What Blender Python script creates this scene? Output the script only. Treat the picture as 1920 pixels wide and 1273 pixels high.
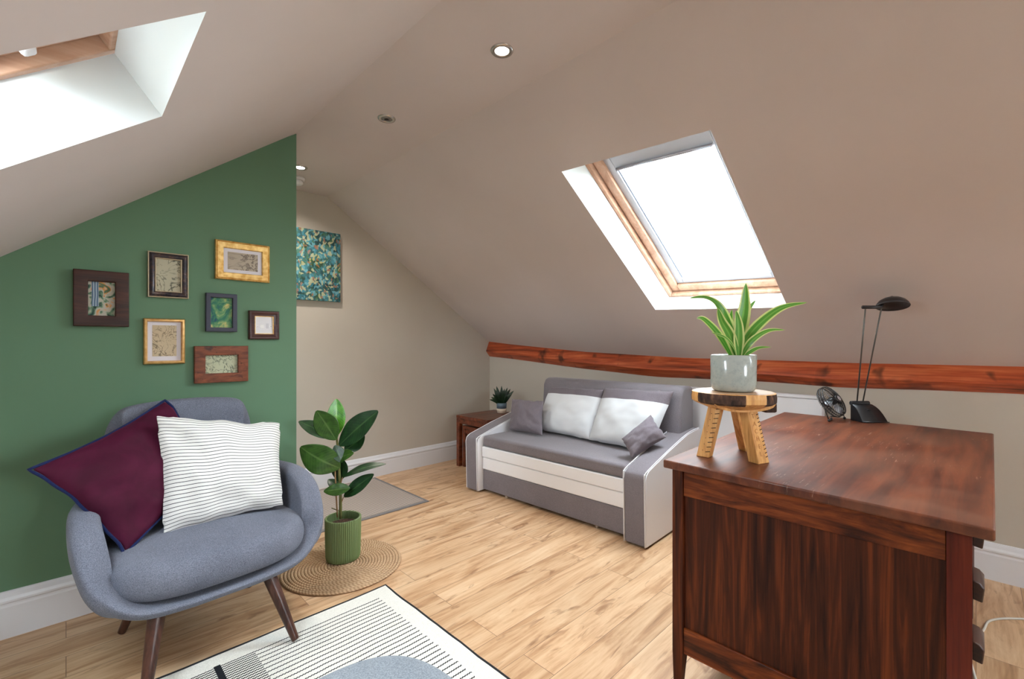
import bpy, bmesh, math, random
from mathutils import Vector, Matrix, noise
PI = math.pi
random.seed(7)
SC = bpy.context.scene
COL = SC.collection
for o in list(bpy.data.objects): bpy.data.objects.remove(o)

# ------------------------------------------------------------------ camera
YAW = math.radians(45.57)
cam = bpy.data.cameras.new('camera'); camo = bpy.data.objects.new('camera', cam); COL.objects.link(camo)
camo.location = (0, 0, 1.22); camo.rotation_euler = (PI/2, 0, YAW-PI/2)
cam.sensor_width = 36; cam.lens = 853/1920*36; cam.shift_y = 6.5/1920; cam.clip_start = 0.02
SC.camera = camo

# ------------------------------------------------------------------ world: overcast sky above, dull ground below
W = bpy.data.worlds.new('world'); SC.world = W; W.use_nodes = True
nt = W.node_tree; nt.nodes.clear()
wo = nt.nodes.new('ShaderNodeOutputWorld'); bg = nt.nodes.new('ShaderNodeBackground')
tc = nt.nodes.new('ShaderNodeTexCoord'); sx = nt.nodes.new('ShaderNodeSeparateXYZ'); rp = nt.nodes.new('ShaderNodeValToRGB')
nt.links.new(tc.outputs['Generated'], sx.inputs[0]); nt.links.new(sx.outputs['Z'], rp.inputs[0])
rp.color_ramp.elements[0].position = 0.0; rp.color_ramp.elements[0].color = (.30, .31, .29, 1)
rp.color_ramp.elements[1].position = 0.06; rp.color_ramp.elements[1].color = (.85, .93, 1.0, 1)
nt.links.new(rp.outputs[0], bg.inputs[0]); bg.inputs[1].default_value = 34.0
nt.links.new(bg.outputs[0], wo.inputs[0])

SC.view_settings.view_transform = 'Standard'; SC.view_settings.look = 'None'
SC.view_settings.gamma = 1; SC.view_settings.use_curve_mapping = False
SC.view_settings.exposure = 0.20
DOWNLIGHT_W = 40.0

# ------------------------------------------------------------------ helpers
def link(o): COL.objects.link(o); return o
def tag(o, label=None, cat=None, group=None, kind=None):
    if label: o['label'] = label
    if cat: o['category'] = cat
    if group: o['group'] = group
    if kind: o['kind'] = kind
    return o
def thing(name, label, cat, loc=(0, 0, 0), rotz=0, group=None):
    o = bpy.data.objects.new(name, None); link(o); o.empty_display_size = .1
    o.location = loc; o.rotation_euler = (0, 0, math.radians(rotz))
    return tag(o, label, cat, group)
def mesh(name, verts, faces, mat, parent=None, smooth=False, loc=None, bevel=0, seg=2, subsurf=0, uvs=None, mats=None, midx=None, angle=40):
    me = bpy.data.meshes.new(name)
    me.from_pydata([tuple(v) for v in verts], [], [tuple(f) for f in faces]); me.update()
    bm = bmesh.new(); bm.from_mesh(me)
    bmesh.ops.recalc_face_normals(bm, faces=bm.faces); bm.to_mesh(me); bm.free()
    for m in (mats or [mat]): me.materials.append(m)
    if midx:
        for p, i in zip(me.polygons, midx): p.material_index = i
    if smooth:
        for p in me.polygons: p.use_smooth = True
    if uvs:
        ul = me.uv_layers.new(name='UVMap')
        for l in me.loops: ul.data[l.index].uv = uvs[l.vertex_index]
    o = bpy.data.objects.new(name, me); link(o)
    if parent: o.parent = parent
    if loc: o.location = loc
    if bevel:
        b = o.modifiers.new('bevel', 'BEVEL'); b.width = bevel; b.segments = seg; b.limit_method = 'ANGLE'; b.angle_limit = math.radians(angle)
        b.harden_normals = False
        for p in me.polygons: p.use_smooth = True
        try: me.set_sharp_from_angle(angle=math.radians(60))
        except Exception: pass
    if subsurf:
        s = o.modifiers.new('sub', 'SUBSURF'); s.levels = subsurf; s.render_levels = subsurf
    return o
class MB:
    """collects shapes into one mesh"""
    def __init__(s): s.v = []; s.f = []
    def add(s, v, f):
        n = len(s.v); s.v += [Vector(a) for a in v]; s.f += [tuple(i+n for i in q) for q in f]; return s
    def box(s, x0, x1, y0, y1, z0, z1):
        return s.add([(x0,y0,z0),(x1,y0,z0),(x1,y1,z0),(x0,y1,z0),(x0,y0,z1),(x1,y0,z1),(x1,y1,z1),(x0,y1,z1)],
                     [(0,3,2,1),(4,5,6,7),(0,1,5,4),(1,2,6,5),(2,3,7,6),(3,0,4,7)])
    def hexa(s, lo, hi):   # two quads of 4 points
        return s.add(list(lo)+list(hi), [(0,3,2,1),(4,5,6,7),(0,1,5,4),(1,2,6,5),(2,3,7,6),(3,0,4,7)])
    def tube(s, pts, r, n=8, caps=True, closed=False):
        pts = [Vector(p) for p in pts]; N = len(pts)
        rr = r if isinstance(r, (list, tuple)) else [r]*N
        V = []; up = Vector((0, 0, 1)); prev = None
        for i, p in enumerate(pts):
            if closed: t = (pts[(i+1) % N]-pts[i-1])
            else: t = (pts[min(i+1, N-1)]-pts[max(i-1, 0)])
            t = t.normalized() if t.length > 1e-9 else Vector((0, 0, 1))
            if prev is None:
                a = up if abs(t.z) < .9 else Vector((1, 0, 0))
                x = t.cross(a).normalized()
            else:
                x = (prev - t*prev.dot(t))
                x = x.normalized() if x.length > 1e-6 else t.orthogonal().normalized()
            prev = x; y = t.cross(x)
            for k in range(n):
                an = 2*PI*k/n; V.append(p+(x*math.cos(an)+y*math.sin(an))*rr[i])
        Fc = []
        for i in range(N if closed else N-1):
            j = (i+1) % N
            for k in range(n):
                l = (k+1) % n; Fc.append((i*n+k, i*n+l, j*n+l, j*n+k))
        if caps and not closed:
            Fc.append(tuple(range(n))[::-1]); Fc.append(tuple((N-1)*n+k for k in range(n)))
        return s.add(V, Fc)
    def lathe(s, prof, n=48, c=(0, 0, 0), rib=0, ribn=0):
        V = []; Fc = []; c = Vector(c)
        for (r, z) in prof:
            for k in range(n):
                a = 2*PI*k/n; q = r
                if rib and (k % 2): q = r-rib
                V.append(c+Vector((q*math.cos(a), q*math.sin(a), z)))
        for i in range(len(prof)-1):
            for k in range(n):
                l = (k+1) % n; Fc.append((i*n+k, i*n+l, (i+1)*n+l, (i+1)*n+k))
        if prof[0][0] > 1e-5: Fc.append(tuple(range(n))[::-1])
        if prof[-1][0] > 1e-5: Fc.append(tuple((len(prof)-1)*n+k for k in range(n)))
        return s.add(V, Fc)
    def sphere(s, c, r, n=12):
        pr = [(max(1e-4, r*math.sin(PI*i/n)), -r*math.cos(PI*i/n)) for i in range(n+1)]
        return s.lathe(pr, n*2, c)
    def xf(s, M): s.v = [M @ v for v in s.v]; return s
    def build(s, name, mat, parent=None, **k): return mesh(name, s.v, s.f, mat, parent, **k)
def box(name, b, mat, parent=None, bevel=0.003, **k): return MB().box(*b).build(name, mat, parent, bevel=bevel, **k)
def crom(P, n, closed=False):
    P = [Vector(p) for p in P]; N = len(P); out = []
    segs = N if closed else N-1
    for i in range(segs):
        if closed: a, b, c, d = P[i-1], P[i], P[(i+1) % N], P[(i+2) % N]
        else: a, b, c, d = P[max(i-1, 0)], P[i], P[i+1], P[min(i+2, N-1)]
        for k in range(n):
            t = k/n
            out.append(.5*((2*b)+(c-a)*t+(2*a-5*b+4*c-d)*t*t+(3*b-a-3*c+d)*t**3))
    if not closed: out.append(P[-1])
    return out

# ------------------------------------------------------------------ materials
def srgb(r, g, b):
    f = lambda c: (c/255/12.92) if c/255 <= .04045 else ((c/255+.055)/1.055)**2.4
    return (f(r), f(g), f(b), 1)
class Mat:
    def __init__(s, name, col=(.5, .5, .5, 1), rough=.5, metal=0, spec=.5, coat=0, sheen=0):
        s.m = bpy.data.materials.new(name); s.m.use_nodes = True; s.t = s.m.node_tree
        s.b = s.t.nodes['Principled BSDF']; s.o = s.t.nodes['Material Output']
        s.b.inputs['Base Color'].default_value = col; s.b.inputs['Roughness'].default_value = rough
        s.b.inputs['Metallic'].default_value = metal; s.b.inputs['Specular IOR Level'].default_value = spec
        s.b.inputs['Coat Weight'].default_value = coat; s.b.inputs['Sheen Weight'].default_value = sheen
        s.b.inputs['Sheen Roughness'].default_value = .4
        s._co = None
    def n(s, t, **k):
        x = s.t.nodes.new(t)
        for a, v in k.items():
            if isinstance(a, str) and hasattr(x, a): setattr(x, a, v)
            else: x.inputs[a].default_value = v
        return x
    def l(s, a, b): s.t.links.new(a, b)
    def co(s, kind='Object', scale=(1, 1, 1), rot=(0, 0, 0), loc=(0, 0, 0)):
        if not s._co: s._co = s.n('ShaderNodeTexCoord')
        m = s.n('ShaderNodeMapping'); m.inputs['Scale'].default_value = scale; m.inputs['Rotation'].default_value = rot; m.inputs['Location'].default_value = loc
        s.l(s._co.outputs[kind], m.inputs[0]); return m.outputs[0]
    def noise(s, co, scale, detail=3, rough=.5, dist=0):
        x = s.n('ShaderNodeTexNoise'); s.l(co, x.inputs['Vector']); x.inputs['Scale'].default_value = scale
        x.inputs['Detail'].default_value = detail; x.inputs['Roughness'].default_value = rough; x.inputs['Distortion'].default_value = dist
        return x.outputs['Fac']
    def ramp(s, fac, stops, interp='LINEAR'):
        r = s.n('ShaderNodeValToRGB'); cr = r.color_ramp; cr.interpolation = interp
        while len(cr.elements) < len(stops): cr.elements.new(.5)
        for e, (p, c) in zip(cr.elements, stops): e.position = p; e.color = c if len(c) == 4 else (*c, 1)
        s.l(fac, r.inputs[0]); return r.outputs[0]
    def math(s, op, a, b=None, c=None):
        x = s.n('ShaderNodeMath'); x.operation = op
        for i, v in enumerate((a, b, c)):
            if v is None: continue
            if hasattr(v, 'default_value') and not isinstance(v, (int, float)): s.l(v, x.inputs[i])
            else: x.inputs[i].default_value = v
        return x.outputs[0]
    def mix(s, fac, a, b, mode='MIX'):
        x = s.n('ShaderNodeMix'); x.data_type = 'RGBA'; x.blend_type = mode
        for i, v in ((0, fac), (6, a), (7, b)):
            if isinstance(v, (int, float, tuple)): x.inputs[i].default_value = v
            else: s.l(v, x.inputs[i])
        return x.outputs[2]
    def color(s, c): s.l(c, s.b.inputs['Base Color']); return s
    def rough(s, f): s.l(f, s.b.inputs['Roughness']); return s
    def bump(s, h, strength=.2, dist=.002):
        x = s.n('ShaderNodeBump'); x.inputs['Strength'].default_value = strength; x.inputs['Distance'].default_value = dist
        s.l(h, x.inputs['Height']); s.l(x.outputs[0], s.b.inputs['Normal']); return s
B4 = (0, 0, 0, 1); W4 = (1, 1, 1, 1)
def paint(name, c, rough=.75, var=.03):
    m = Mat(name, c, rough, spec=.35); co = m.co()
    f = m.noise(co, 1.7, 4); d = tuple(x*(1-var) for x in c[:3])+(1,); e = tuple(min(1, x*(1+var)) for x in c[:3])+(1,)
    m.color(m.ramp(f, [(.3, d), (.7, e)])); m.bump(m.noise(co, 60, 4), .08, .002); return m.m
def fabric(name, c1, c2, scale=500, rough=.95, bump=.35, sheen=.15, mid=.5):
    m = Mat(name, c1, rough, spec=.15, sheen=sheen); co = m.co()
    a = m.noise(co, scale, 2, .7); b = m.noise(co, 6, 3)
    m.color(m.ramp(m.math('ADD', m.math('MULTIPLY', a, .8), m.math('MULTIPLY', b, .2)), [(mid-.14, c1), (mid+.14, c2)]))
    w = m.n('ShaderNodeTexVoronoi'); m.l(co, w.inputs['Vector']); w.inputs['Scale'].default_value = scale*1.2
    m.bump(w.outputs['Distance'], bump, .001); return m.m
def wood(name, dark, mid, light, axis=0, scale=1.0, rough=.4, coat=0, grain=22, bump=.15, knots=0, dist=.6, co_kind='Object', lo=.36, hi=.66):
    m = Mat(name, mid, rough, spec=.22 if 'oak' in name or 'red' in name else .4, coat=coat)
    m.b.inputs['Coat Roughness'].default_value = .25
    st = [grain]*3; st[axis] = 1.3; co = m.co(co_kind, tuple(x*scale for x in st))
    n1 = m.noise(co, 1.0, 5, .6, dist)
    st2 = [grain*7]*3; st2[axis] = 5; n2 = m.noise(m.co(co_kind, tuple(x*scale for x in st2)), 1.0, 2, .5)
    f = m.math('ADD', m.math('MULTIPLY', n1, .78), m.math('MULTIPLY', n2, .22))
    c = m.ramp(f, [(lo, dark), ((lo+hi)/2, mid), (hi, light)])
    if knots:
        k = m.noise(m.co(co_kind, (2.5*scale, 2.5*scale, 2.5*scale)), 3.0, 2, .5, .5)
        c = m.mix(m.ramp(k, [(.60, B4), (.72, (knots,)*3+(1,))]), c, tuple(x*.22 for x in dark[:3])+(1,))
    m.color(c); m.bump(f, bump, .002); return m.m
def plain(name, c, rough=.5, metal=0, **k): return Mat(name, c, rough, metal, **k).m

M = {}
M['wall'] = paint('warm grey paint', srgb(196, 187, 175))
M['ceil'] = paint('warm grey ceiling paint', srgb(206, 195, 191))
M['green'] = paint('green paint', srgb(96, 130, 102), .6)
M['white'] = plain('white gloss paint', srgb(228, 228, 232), .35)
M['reveal'] = paint('white reveal paint', srgb(232, 232, 228), .6, .02)
M['pine'] = wood('lacquered pine', srgb(168, 126, 100), srgb(188, 148, 122), srgb(200, 164, 140), 0, .8, .4, .1, 18, .05)
M['pine_y'] = wood('lacquered pine along y', srgb(176, 128, 96), srgb(212, 170, 138), srgb(228, 196, 170), 1, .8, .4, .1, 18, .05)
M['oak_edge'] = M['pine']
M['desk'] = wood('dark oak panel', srgb(38, 13, 4), srgb(72, 30, 10), srgb(112, 52, 19), 2, 1.0, .55, .0, 24, .25, dist=1.6)
M['desk_rail'] = wood('oak rail', srgb(50, 18, 6), srgb(104, 47, 17), srgb(146, 74, 30), 1, 1.3, .4, .08, 12, .25, dist=3.0)
M['desk_red'] = wood('red stained post', srgb(60, 16, 8), srgb(84, 26, 13), srgb(108, 40, 20), 2, 1.2, .4, .08, 22, .15)
M['darkwood'] = wood('dark drawer wood', srgb(30, 14, 10), srgb(52, 26, 18), srgb(70, 36, 24), 0, 1.2, .35, .2, 20, .1)
M['walnut'] = wood('walnut leg', srgb(44, 24, 18), srgb(72, 42, 32), srgb(88, 54, 42), 2, 1.3, .35, .2, 20, .05)
M['sidewood'] = wood('sheesham', srgb(58, 24, 12), srgb(104, 50, 28), srgb(130, 68, 40), 0, 1.3, .35, .2, 16, .1)
M['beam'] = wood('stained beam', srgb(92, 32, 14), srgb(182, 80, 42), srgb(218, 120, 72), 1, .9, .42, .3, 14, .35, knots=.85)
M['stoolwood'] = wood('pale carved wood', srgb(176, 118, 62), srgb(214, 158, 92), srgb(228, 180, 120), 2, 1.4, .55, 0, 30, .1)
M['stooltop'] = wood('stool top', srgb(150, 110, 78), srgb(206, 168, 128), srgb(226, 198, 162), 0, 1.2, .3, .4, 18, .1)
M['bark'] = Mat('bark', srgb(58, 40, 32), .9)
_f = M['bark'].noise(M['bark'].co(scale=(1, 1, .4)), 60, 5); M['bark'].color(M['bark'].ramp(_f, [(.35, srgb(34, 22, 18)), (.6, srgb(84, 58, 44)), (.75, srgb(128, 96, 72))])); M['bark'].bump(_f, .8, .004); M['bark'] = M['bark'].m
M['chrome'] = plain('brushed chrome', (.55, .53, .5, 1), .25, 1)
M['black'] = plain('black plastic', srgb(26, 27, 30), .38)
M['blackmetal'] = plain('dark grey lacquered metal', srgb(58, 56, 58), .35, .4)
M['rod'] = plain('grey metal rod', srgb(96, 94, 90), .35, .6)
M['gap'] = plain('dark gap', srgb(22, 16, 14), .8)
M['sofa_grey'] = fabric('grey microfibre', srgb(112, 106, 111), srgb(136, 129, 134), 300, .9, .15, .3)
M['pil_grey'] = fabric('grey cushion fabric', srgb(104, 96, 102), srgb(128, 119, 125), 300, .92, .2, .3)
M['sofa_white'] = Mat('white faux leather', srgb(238, 238, 242), .42, spec=.4).m
M['cush_white'] = Mat('white soft fabric', srgb(222, 224, 227), .8, spec=.2, sheen=.1).m
M['chair'] = fabric('grey melange wool', srgb(84, 88, 100), srgb(132, 136, 150), 420, .97, .5, .1)
M['felt'] = fabric('pale grey felt', srgb(118, 126, 136), srgb(158, 166, 174), 260, .97, .5, .1)
def velvet():
    m = Mat('maroon velvet', srgb(70, 10, 40), .75, spec=.2, sheen=.3)
    m.b.inputs['Sheen Tint'].default_value = srgb(200, 80, 140); m.b.inputs['Sheen Roughness'].default_value = .35
    f = m.noise(m.co(), 9, 4, .6, .6); m.color(m.ramp(f, [(.3, srgb(58, 8, 32)), (.7, srgb(76, 13, 43))])); m.bump(m.noise(m.co(), 14, 3), .25, .01); return m.m
M['velvet'] = velvet()
M['navy'] = fabric('navy piping', srgb(22, 30, 66), srgb(34, 46, 88), 400)
def striped():
    m = Mat('white ticking', srgb(225, 224, 220), .9, spec=.15); co = m.co('UV'); s = m.n('ShaderNodeSeparateXYZ'); m.l(co, s.inputs[0])
    fr = m.math('FRACT', m.math('MULTIPLY', s.outputs['Y'], 33))
    c = m.ramp(fr, [(0, srgb(40, 42, 50)), (.13, srgb(40, 42, 50)), (.2, srgb(226, 225, 221)), (1, srgb(226, 225, 221))])
    m.color(c); m.bump(m.noise(m.co(), 8, 4, .5, .8), .5, .015); return m.m
M['striped'] = striped()
def floor_mat():
    m = Mat('oak laminate planks', srgb(200, 150, 105), .33, spec=.45)
    co = m.co('Object'); bt = m.n('ShaderNodeTexBrick'); m.l(co, bt.inputs['Vector'])
    bt.offset = .37; bt.offset_frequency = 2
    for k, v in {'Scale': 1, 'Mortar Size': .0012, 'Mortar Smooth': .2, 'Bias': 0, 'Brick Width': 1.28, 'Row Height': .155}.items(): bt.inputs[k].default_value = v
    bt.inputs['Color1'].default_value = B4; bt.inputs['Color2'].default_value = W4
    # random shift of the grain per plank
    vm = m.n('ShaderNodeVectorMath'); vm.operation = 'MULTIPLY_ADD'; vm.inputs[1].default_value = (9, 5, 3)
    m.l(bt.outputs['Color'], vm.inputs[0]); m.l(co, vm.inputs[2])
    def mp(sc):
        q = m.n('ShaderNodeMapping'); q.inputs['Scale'].default_value = sc; m.l(vm.outputs[0], q.inputs[0]); return q.outputs[0]
    n1 = m.noise(mp((1.1, 7, 7)), 1.6, 6, .62, 1.2)
    n2 = m.noise(mp((3, 70, 70)), 1.2, 3, .6)
    n3 = m.noise(mp((2.0, 8, 8)), 1.7, 3, .55, 1.5)
    f = m.math('ADD', m.math('MULTIPLY', n1, .75), m.math('MULTIPLY', n2, .25))
    c = m.ramp(f, [(.28, srgb(150, 112, 80)), (.42, srgb(192, 150, 112)), (.52, srgb(214, 176, 138)), (.68, srgb(230, 198, 162))])
    c = m.mix(m.ramp(n3, [(.60, B4), (.70, (.75, .75, .75, 1))]), c, srgb(140, 98, 66))
    tint = m.ramp(bt.outputs['Color'], [(0, (.86, .84, .82, 1)), (1, (1.0, 1.0, 1.0, 1))])
    c = m.mix(1.0, c, tint, 'MULTIPLY')
    c = m.mix(m.math('MULTIPLY', bt.outputs['Fac'], .75), c, srgb(84, 54, 34))
    m.color(c); m.rough(m.ramp(f, [(.3, (.42,)*3+(1,)), (.7, (.28,)*3+(1,))]))
    m.bump(m.math('SUBTRACT', f, m.math('MULTIPLY', bt.outputs['Fac'], .6)), .12, .002); return m.m
M['floor'] = floor_mat()
def desktop_mat():
    m = Mat('worn desk top veneer', srgb(110, 55, 30), .36, spec=.35, coat=.08)
    co = m.co(); n1 = m.noise(m.co(scale=(1.2, 14, 8)), 1.5, 6, .6, .5); n2 = m.noise(co, 3.2, 6, .65, .4)
    c = m.ramp(n1, [(.32, srgb(62, 27, 14)), (.5, srgb(94, 45, 24)), (.68, srgb(120, 62, 34))])
    c = m.mix(m.ramp(n2, [(.42, B4), (.72, (.55, .55, .55, 1))]), c, srgb(122, 84, 62))
    # scuffs: sharp thin marks from a warped noise
    sc = m.noise(m.co(scale=(7, 90, 9), rot=(0, 0, .5)), 1.6, 4, .7, .4); patch = m.noise(m.co(loc=(3.3, 1, 0)), 3.1, 2)
    s = m.math('MULTIPLY', m.ramp(sc, [(.615, B4), (.67, W4)]), m.ramp(patch, [(.50, B4), (.62, W4)]))
    c = m.mix(m.math('MULTIPLY', s, .55), c, srgb(205, 176, 152))
    m.color(c); m.rough(m.ramp(n2, [(.3, (.40,)*3+(1,)), (.7, (.50,)*3+(1,))])); m.bump(n1, .05, .001); return m.m
M['desktop'] = desktop_mat()
def glass_mat():
    m = bpy.data.materials.new('window glass'); m.use_nodes = True; t = m.node_tree; t.nodes.clear()
    o = t.nodes.new('ShaderNodeOutputMaterial'); mx = t.nodes.new('ShaderNodeMixShader'); tr = t.nodes.new('ShaderNodeBsdfTransparent'); gl = t.nodes.new('ShaderNodeBsdfGlossy')
    gl.inputs['Roughness'].default_value = .02; mx.inputs[0].default_value = .06; tr.inputs[0].default_value = (.96, .98, .98, 1)
    t.links.new(tr.outputs[0], mx.inputs[1]); t.links.new(gl.outputs[0], mx.inputs[2]); t.links.new(mx.outputs[0], o.inputs[0]); return m
M['glass'] = glass_mat()
def emis(name, c, s):
    m = bpy.data.materials.new(name); m.use_nodes = True; t = m.node_tree; t.nodes.clear()
    o = t.nodes.new('ShaderNodeOutputMaterial'); e = t.nodes.new('ShaderNodeEmission'); e.inputs[0].default_value = c; e.inputs[1].default_value = s
    t.links.new(e.outputs[0], o.inputs[0]); return m
M['bulb'] = emis('lit lamp', (1, .93, .82, 1), 12)
M['bulb_off'] = plain('unlit lamp glass', srgb(150, 146, 140), .12, .6)

# ------------------------------------------------------------------ room shell (metres; x along the green wall, y across)
XL, XR, YB, YF = -1.0, 3.42, 3.85, -2.6
ZC, XC0, XC1 = 2.46, 0.97, 1.58                     # flat strip of ceiling
def zl(x): return 1.574+.7605*(x+.195) if x < XC0 else ZC
ZL = zl(XL)
BT = [(3.85, 1.215, 1.068), (3.5, 1.185, 1.05), (3.0, 1.15, 1.015), (2.508, 1.117, .98), (1.773, 1.091, .945), (1.061, 1.08, .955), (.523, 1.077, .947), (-.168, 1.081, .967), (-1.2, 1.085, .965), (-2.6, 1.08, .96)]
def lerp_tab(y, k):
    for a, b in zip(BT, BT[1:]):
        if a[0] >= y >= b[0]:
            t = (a[0]-y)/(a[0]-b[0]); return a[k]*(1-t)+b[k]*t
    return BT[-1][k]
def zr(x, y): return ZC-(ZC-lerp_tab(y, 1)-.012)*(x-XC1)/(XR-XC1)

def surface_grid(name, xs, ys, zf, holes, mat, kind='structure', thick=.06):
    idx = {}; V = []; Fc = []
    for i, x in enumerate(xs):
        for j, y in enumerate(ys):
                idx[i, j] = len(V); a, b = skew(x, y) if name == 'ceiling_right' else (x, y)
                V.append((a, b, zf(x, y)-(a-x)*.748 if a != x else zf(x, y)))
    for i in range(len(xs)-1):
        for j in range(len(ys)-1):
            cx, cy = (xs[i]+xs[i+1])/2, (ys[j]+ys[j+1])/2
            if any(a < cx < b and c < cy < d for a, b, c, d in holes): continue
            Fc.append((idx[i, j], idx[i+1, j], idx[i+1, j+1], idx[i, j+1]))
    o = mesh(name, V, Fc, mat); o['kind'] = kind; return o
HL = [(-.60, .197, 1.06, 1.64), (-.60, .197, 3.12, 3.70)]   # the second one is added unseen, to light the landing and far wall
HR = [(1.985, 2.955, .785, 1.59), (1.985, 2.955, -2.0, -1.2)]  # the second is unseen, added behind the viewpoint for more daylight
surface_grid('ceiling_left', [XL, -.60, .197, XC0], [YF, 1.06, 1.64, 3.12, 3.70, YB], lambda x, y: zl(x), HL, M['ceil'])
ysr = sorted(set([YF, -2.0, -1.2, .785, 1.59, YB]+[y for y, _, _ in BT if not (.785 < y < 1.59)]+[2.2, 2.8, 3.25, 3.7]))
def zr2(x, y):   # keep the roof plane flat across each skylight
    if .785 <= y <= 1.59: y = 1.2
    return zr(x, y)
def skew(x, y):
    if not (1.9 < x < 3.0 and .7 < y < 1.7): return x, y
    return x-.035*(y-1.19)/.8, y-.048*(x-2.47)
surface_grid('ceiling_right', [XC1, 1.985, 2.955, XR+.03], ysr, zr2, HR, M['ceil'])
o = surface_grid('ceiling', [XC0, XC1], [YF, 0, 2, YB], lambda x, y: ZC, [], M['ceil'])
MB().box(XL-.1, XR+.1, YF-.1, YB+.1, -.08, 0).build('floor', M['floor'])['kind'] = 'structure'

def gable(name, y0, y1, mat, x1=None):
    pts = [(XL, 0), (XL, ZL), (XC0, ZC), (XC1, ZC), (XR, zr(XR, y0)+.02), (XR, 0)]
    n = len(pts); V = [(x, y0, z) for x, z in pts]+[(x, y1, z) for x, z in pts]
    Fc = [tuple(range(n)), tuple(range(n, 2*n))[::-1]]+[(i, (i+1) % n, (i+1) % n+n, i+n) for i in range(n)]
    o = mesh(name, V, Fc, mat); o['kind'] = 'structure'; return o
gable('wall_back', YB, YB+.1, M['wall']); FW = (.80, 1.55, 1.05, 1.95)     # opening for an added, unseen window in the gable behind the viewpoint
def gable_open(name, y0, y1, mat, hole):
    a, b, c, d = hole; mb = MB()
    def seg(pts):
        n = len(pts); mb.add([(x, y0, z) for x, z in pts]+[(x, y1, z) for x, z in pts], [tuple(range(n)), tuple(range(n, 2*n))[::-1]]+[(i, (i+1) % n, (i+1) % n+n, i+n) for i in range(n)])
    seg([(XL, 0), (XL, ZL), (a, zl(a)), (a, 0)]); seg([(a, 0), (a, c), (b, c), (b, 0)])
    seg([(a, d), (a, zl(a)), (XC0, ZC), (XC1, ZC), (b, zr(b, y1)+.02), (b, d)]); seg([(b, 0), (b, zr(b, y1)+.02), (XR, zr(XR, y1)+.02), (XR, 0)])
    o = mb.build(name, mat); o['kind'] = 'structure'
gable_open('wall_front', YF-.1, YF, M['wall'], FW)
MB().box(XL-.1, XL, YF-.1, YB+.1, 0, ZL+.02).build('wall_left', M['wall'])['kind'] = 'structure'
# right knee wall follows the beam line
V = []; Fc = []
for (y, t, b) in BT: V += [(XR, y, 0), (XR, y, t+.05), (XR+.1, y, t+.05), (XR+.1, y, 0)]
for i in range(len(BT)-1):
    for k in range(4): Fc.append((i*4+k, i*4+(k+1) % 4, i*4+4+(k+1) % 4, i*4+4+k))
mesh('wall_right', V, Fc, M['wall'])['kind'] = 'structure'
# green partition: stops short of the far wall, full depth of a stud wall
pts = [(XL, 0), (XL, ZL), (.93, zl(.93)), (.975, ZC), (.975, 0)]; n = 5
V = [(x, 2.82, z) for x, z in pts]+[(x, 2.92, z) for x, z in pts]
Fc = [tuple(range(n)), tuple(range(n, 2*n))[::-1]]+[(i, (i+1) % n, (i+1) % n+n, i+n) for i in range(n)]
mesh('wall_green', V, Fc, M['green'])['kind'] = 'structure'

# baseboards: stepped and rounded profile (distance from wall, height)
SK = [(0, 0), (.020, 0), (.020, .128), (.017, .136), (.017, .142), (.021, .147), (.021, .155), (.014, .166), (.010, .180), (.006, .188), (0, .190)]
def skirting(name, p, q, nrm):
    p = Vector((*p, 0)); q = Vector((*q, 0)); nrm = Vector((*nrm, 0)); k = len(SK)
    V = [p+nrm*(d+.0005)+Vector((0, 0, z)) for d, z in SK]+[q+nrm*(d+.0005)+Vector((0, 0, z)) for d, z in SK]
    Fc = [tuple(range(k)), tuple(range(k, 2*k))[::-1]]+[(i, (i+1) % k, (i+1) % k+k, i+k) for i in range(k)]
    mesh(name, V, Fc, M['white'])['kind'] = 'structure'
skirting('baseboard_green', (XL, 2.82), (.975, 2.82), (0, -1))
skirting('baseboard_back', (XL, YB), (XR, YB), (0, -1))
skirting('baseboard_right', (XR, YB-.022), (XR, YF), (-1, 0))
skirting('baseboard_front', (XL, YF), (XR-.022, YF), (0, 1))
skirting('baseboard_left', (XL, YF+.022), (XL, 2.79), (1, 0))

# exposed purlin above the knee wall, slightly bowed
V = []; Fc = []; sec = 5; ys = []
y = YB-.002
while y > YF: ys.append(y); y -= .12
ys.append(YF+.002)
for i, y in enumerate(ys):
    t, b = lerp_tab(y, 1), lerp_tab(y, 2); w = noise.noise(Vector((y*2.3, 0, 0)))*.006; h = t-b
    V += [(XR+.0, y, t+.03), (XR-.012, y, t+.022+w*.3), (XR-.058+w, y, t-h*.58+w), (XR-.006, y, b+w), (XR+.0, y, b)]
for i in range(len(ys)-1):
    for k in range(sec): Fc.append((i*sec+k, i*sec+(k+1) % sec, (i+1)*sec+(k+1) % sec, (i+1)*sec+k))
Fc += [tuple(range(sec)), tuple((len(ys)-1)*sec+k for k in range(sec))[::-1]]
bo = mesh('trim_1', V, Fc, M['beam'], bevel=.004); bo['kind'] = 'structure'
bo['label'] = 'stained dark orange timber beam running along the top of the low wall'

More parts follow.
